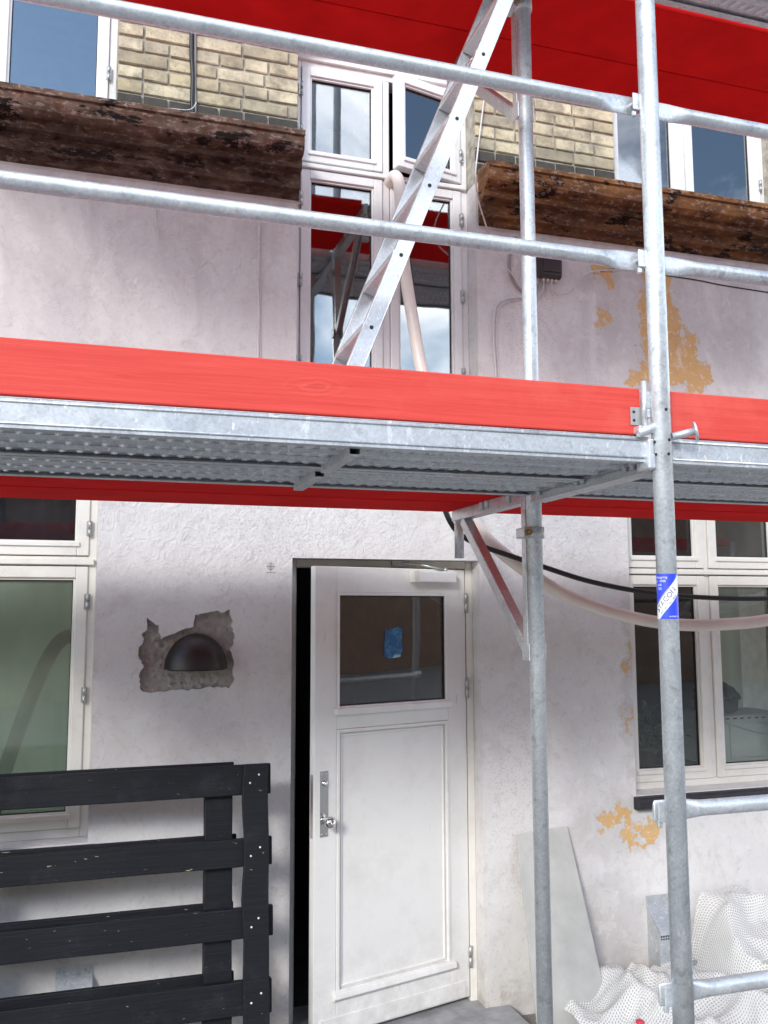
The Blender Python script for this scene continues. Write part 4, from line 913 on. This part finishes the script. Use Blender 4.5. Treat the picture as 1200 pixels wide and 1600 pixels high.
m = MB(); m.tube(spline([(3.40, .232, 1.25), (3.48, .225, 1.235), (3.58, .222, 1.205), (3.68, .22, 1.18), (3.80, .22, 1.165)], 6), .005, 8); m.build('power_cord', WHITE, mwv)
m = MB().lathe([(0, 0), (.10, 0), (.125, .012), (.135, .085), (.142, .088), (.130, .086), (.12, .02), (0, .012)], (3.52, .42, 1.286), 'z', 28); o = m.build('saucepan', simple('dull_steel', (.22, .23, .22), .35, .8), None, org=(3.52, .42, 1.286)); tag(o, 'dull steel saucepan on top of the microwave oven', 'saucepan')
m = MB(); nu, nv = 26, 12; vs_ = []
for j in range(nv+1):
    for i in range(nu):
        a = 2*math.pi*i/nu; t = j/nv; r_ = .135*math.cos(t*1.5)*(1+.25*noise.noise((math.cos(a)*2, math.sin(a)*2, t*3))); vs_.append((3.52+r_*math.cos(a), .42+r_*math.sin(a), 1.368+.10*math.sin(t*1.5)+.012*noise.noise((a*2, t*6, 1))))
m.add(vs_, [(j*nu+i, j*nu+(i+1) % nu, (j+1)*nu+(i+1) % nu, (j+1)*nu+i) for j in range(nv) for i in range(nu)], True)
o = m.build('plastic_bag', simple('dark_bag', (.05, .035, .025), .25, 0, .5, 14), None, org=(3.52, .42, 1.368)); tag(o, 'crumpled dark bag lying in the saucepan', 'bag')
# potted plant
pl = empty('potted_plant', (3.0, .38, .99), 'dark green leafy pot plant on the sill inside the kitchen window', 'plant')
MB().lathe([(0, 0), (.05, 0), (.068, .10), (.074, .10), (.074, .118), (.062, .118), (.06, .105), (0, .10)], (3.0, .38, .99), 'z', 24).build('pot', simple('pot_clay', (.20, .12, .08), .8), pl)
m = MB()
for k in range(110):
    a = rnd.uniform(0, 6.28); el = rnd.uniform(.1, 1.4); L_ = rnd.uniform(.10, .26); d = Vector((math.cos(a)*math.cos(el), .7*math.sin(a)*math.cos(el), math.sin(el)))
    c = Vector((3.0, .38, 1.09))+d*L_; w = d.cross(Vector((0, 0, 1))).normalized()*rnd.uniform(.014, .024); tip = (d+Vector((0, 0, -.7))).normalized()*rnd.uniform(.05, .08)
    m.add([c, c+tip*.5+w+Vector((0, 0, .012)), c+tip, c+tip*.5-w+Vector((0, 0, .012))], [(0, 1, 2, 3)])
m.build('foliage', simple('leaf_green', (.10, .21, .06), .5, 0, .3), pl, kind='stuff')
m = MB()
for k in range(9):
    a = k*.7; m.tube([(3.0, .38, 1.09), (3.0+.06*math.cos(a), .38+.05*math.sin(a), 1.20), (3.0+.14*math.cos(a), .38+.09*math.sin(a), 1.27)], .003, 5)
m.build('stem', simple('stem_green', (.08, .12, .05), .6), pl)
# jars and boxes on the upper sill
JAR = mat_glass('jar_glass', (.86, .88, .90), .18, .25, (.6, .62, .65))
for i, (px, py, s, lab) in enumerate(((986, 282, 1., 'small round glass jar on the upper window sill nearest the bricks'), (1000, 284, 1.15, 'taller glass jar on the upper window sill next to the small one'), (1050, 300, 1., 'glass tumbler on the upper sill beside the window mullion'))):
    c = at(px, py, .30); m = MB().lathe([(0, 0), (.045*s, 0), (.05*s, .02*s), (.05*s, .07*s), (.034*s, .092*s), (.034*s, .105*s), (.040*s, .107*s), (.040*s, .122*s), (0, .123*s)], (c.x, .30, 4.263), 'z', 22); o = m.build('glass_jar', JAR, None, org=(c.x, .30, 4.263)); tag(o, lab, 'jar', 'jars on the upper sill')
o = MB().box(3.50, 3.68, .27, .40, 4.263, 4.30).box(3.52, 3.66, .28, .39, 4.302, 4.335).build('paper_stack', simple('paper', (.62, .62, .64), .8, 0, .2, 30), None, .003, org=(3.59, .33, 4.263)); tag(o, 'small pile of papers and boxes on the upper window sill', 'papers')
MB_sill = MB().box(2.70, 3.80, .225, .33, 4.245, 4.262).build('inner_sill', FRAME_UP, house, .003); MB().box(2.70, 3.80, .225, .46, .97, .988).build('inner_sill', FRAME, house, .003)
MB().box(3.30, 4.3, .46, .62, .97, 1.004).build('kitchen_worktop', simple('worktop', (.2, .19, .18), .5), house)

# ------------------------------------------------------------------ house across the yard, seen only as reflections
oh = empty('opposite_house', (2, -17, -.07), 'dark roofed brick house across the yard, mirrored in the window glass', 'house')
OB = simple('opposite_brick', (.22, .13, .09), .9, 0, .2, 2, .3, 9); ORF = simple('opposite_roof', (.05, .05, .055), .8, 0, .2, 3)
MB().box(-16, 46, -24, -17, -.06, 5.2).build('wall', OB, oh)
MB().prism([(-16.6, 5.1), (-20.5, 7.6), (-24.4, 5.1)], lambda a, b, d: (d, a, b), -16.4, 46.4).build('roof', ORF, oh)
for k in range(7):
    for z in (.9, 3.2):
        x = -14.5+k*3.7; w_ = MB(); bars(w_, x, x+1.2, z, z+1.5, .09, -17.0, -16.94); fo = w_.build('window', ORF, oh)
        MB().box(x+.09, x+1.11, -16.99, -16.97, z+.09, z+1.41).build('pane', GLASS_L, fo)
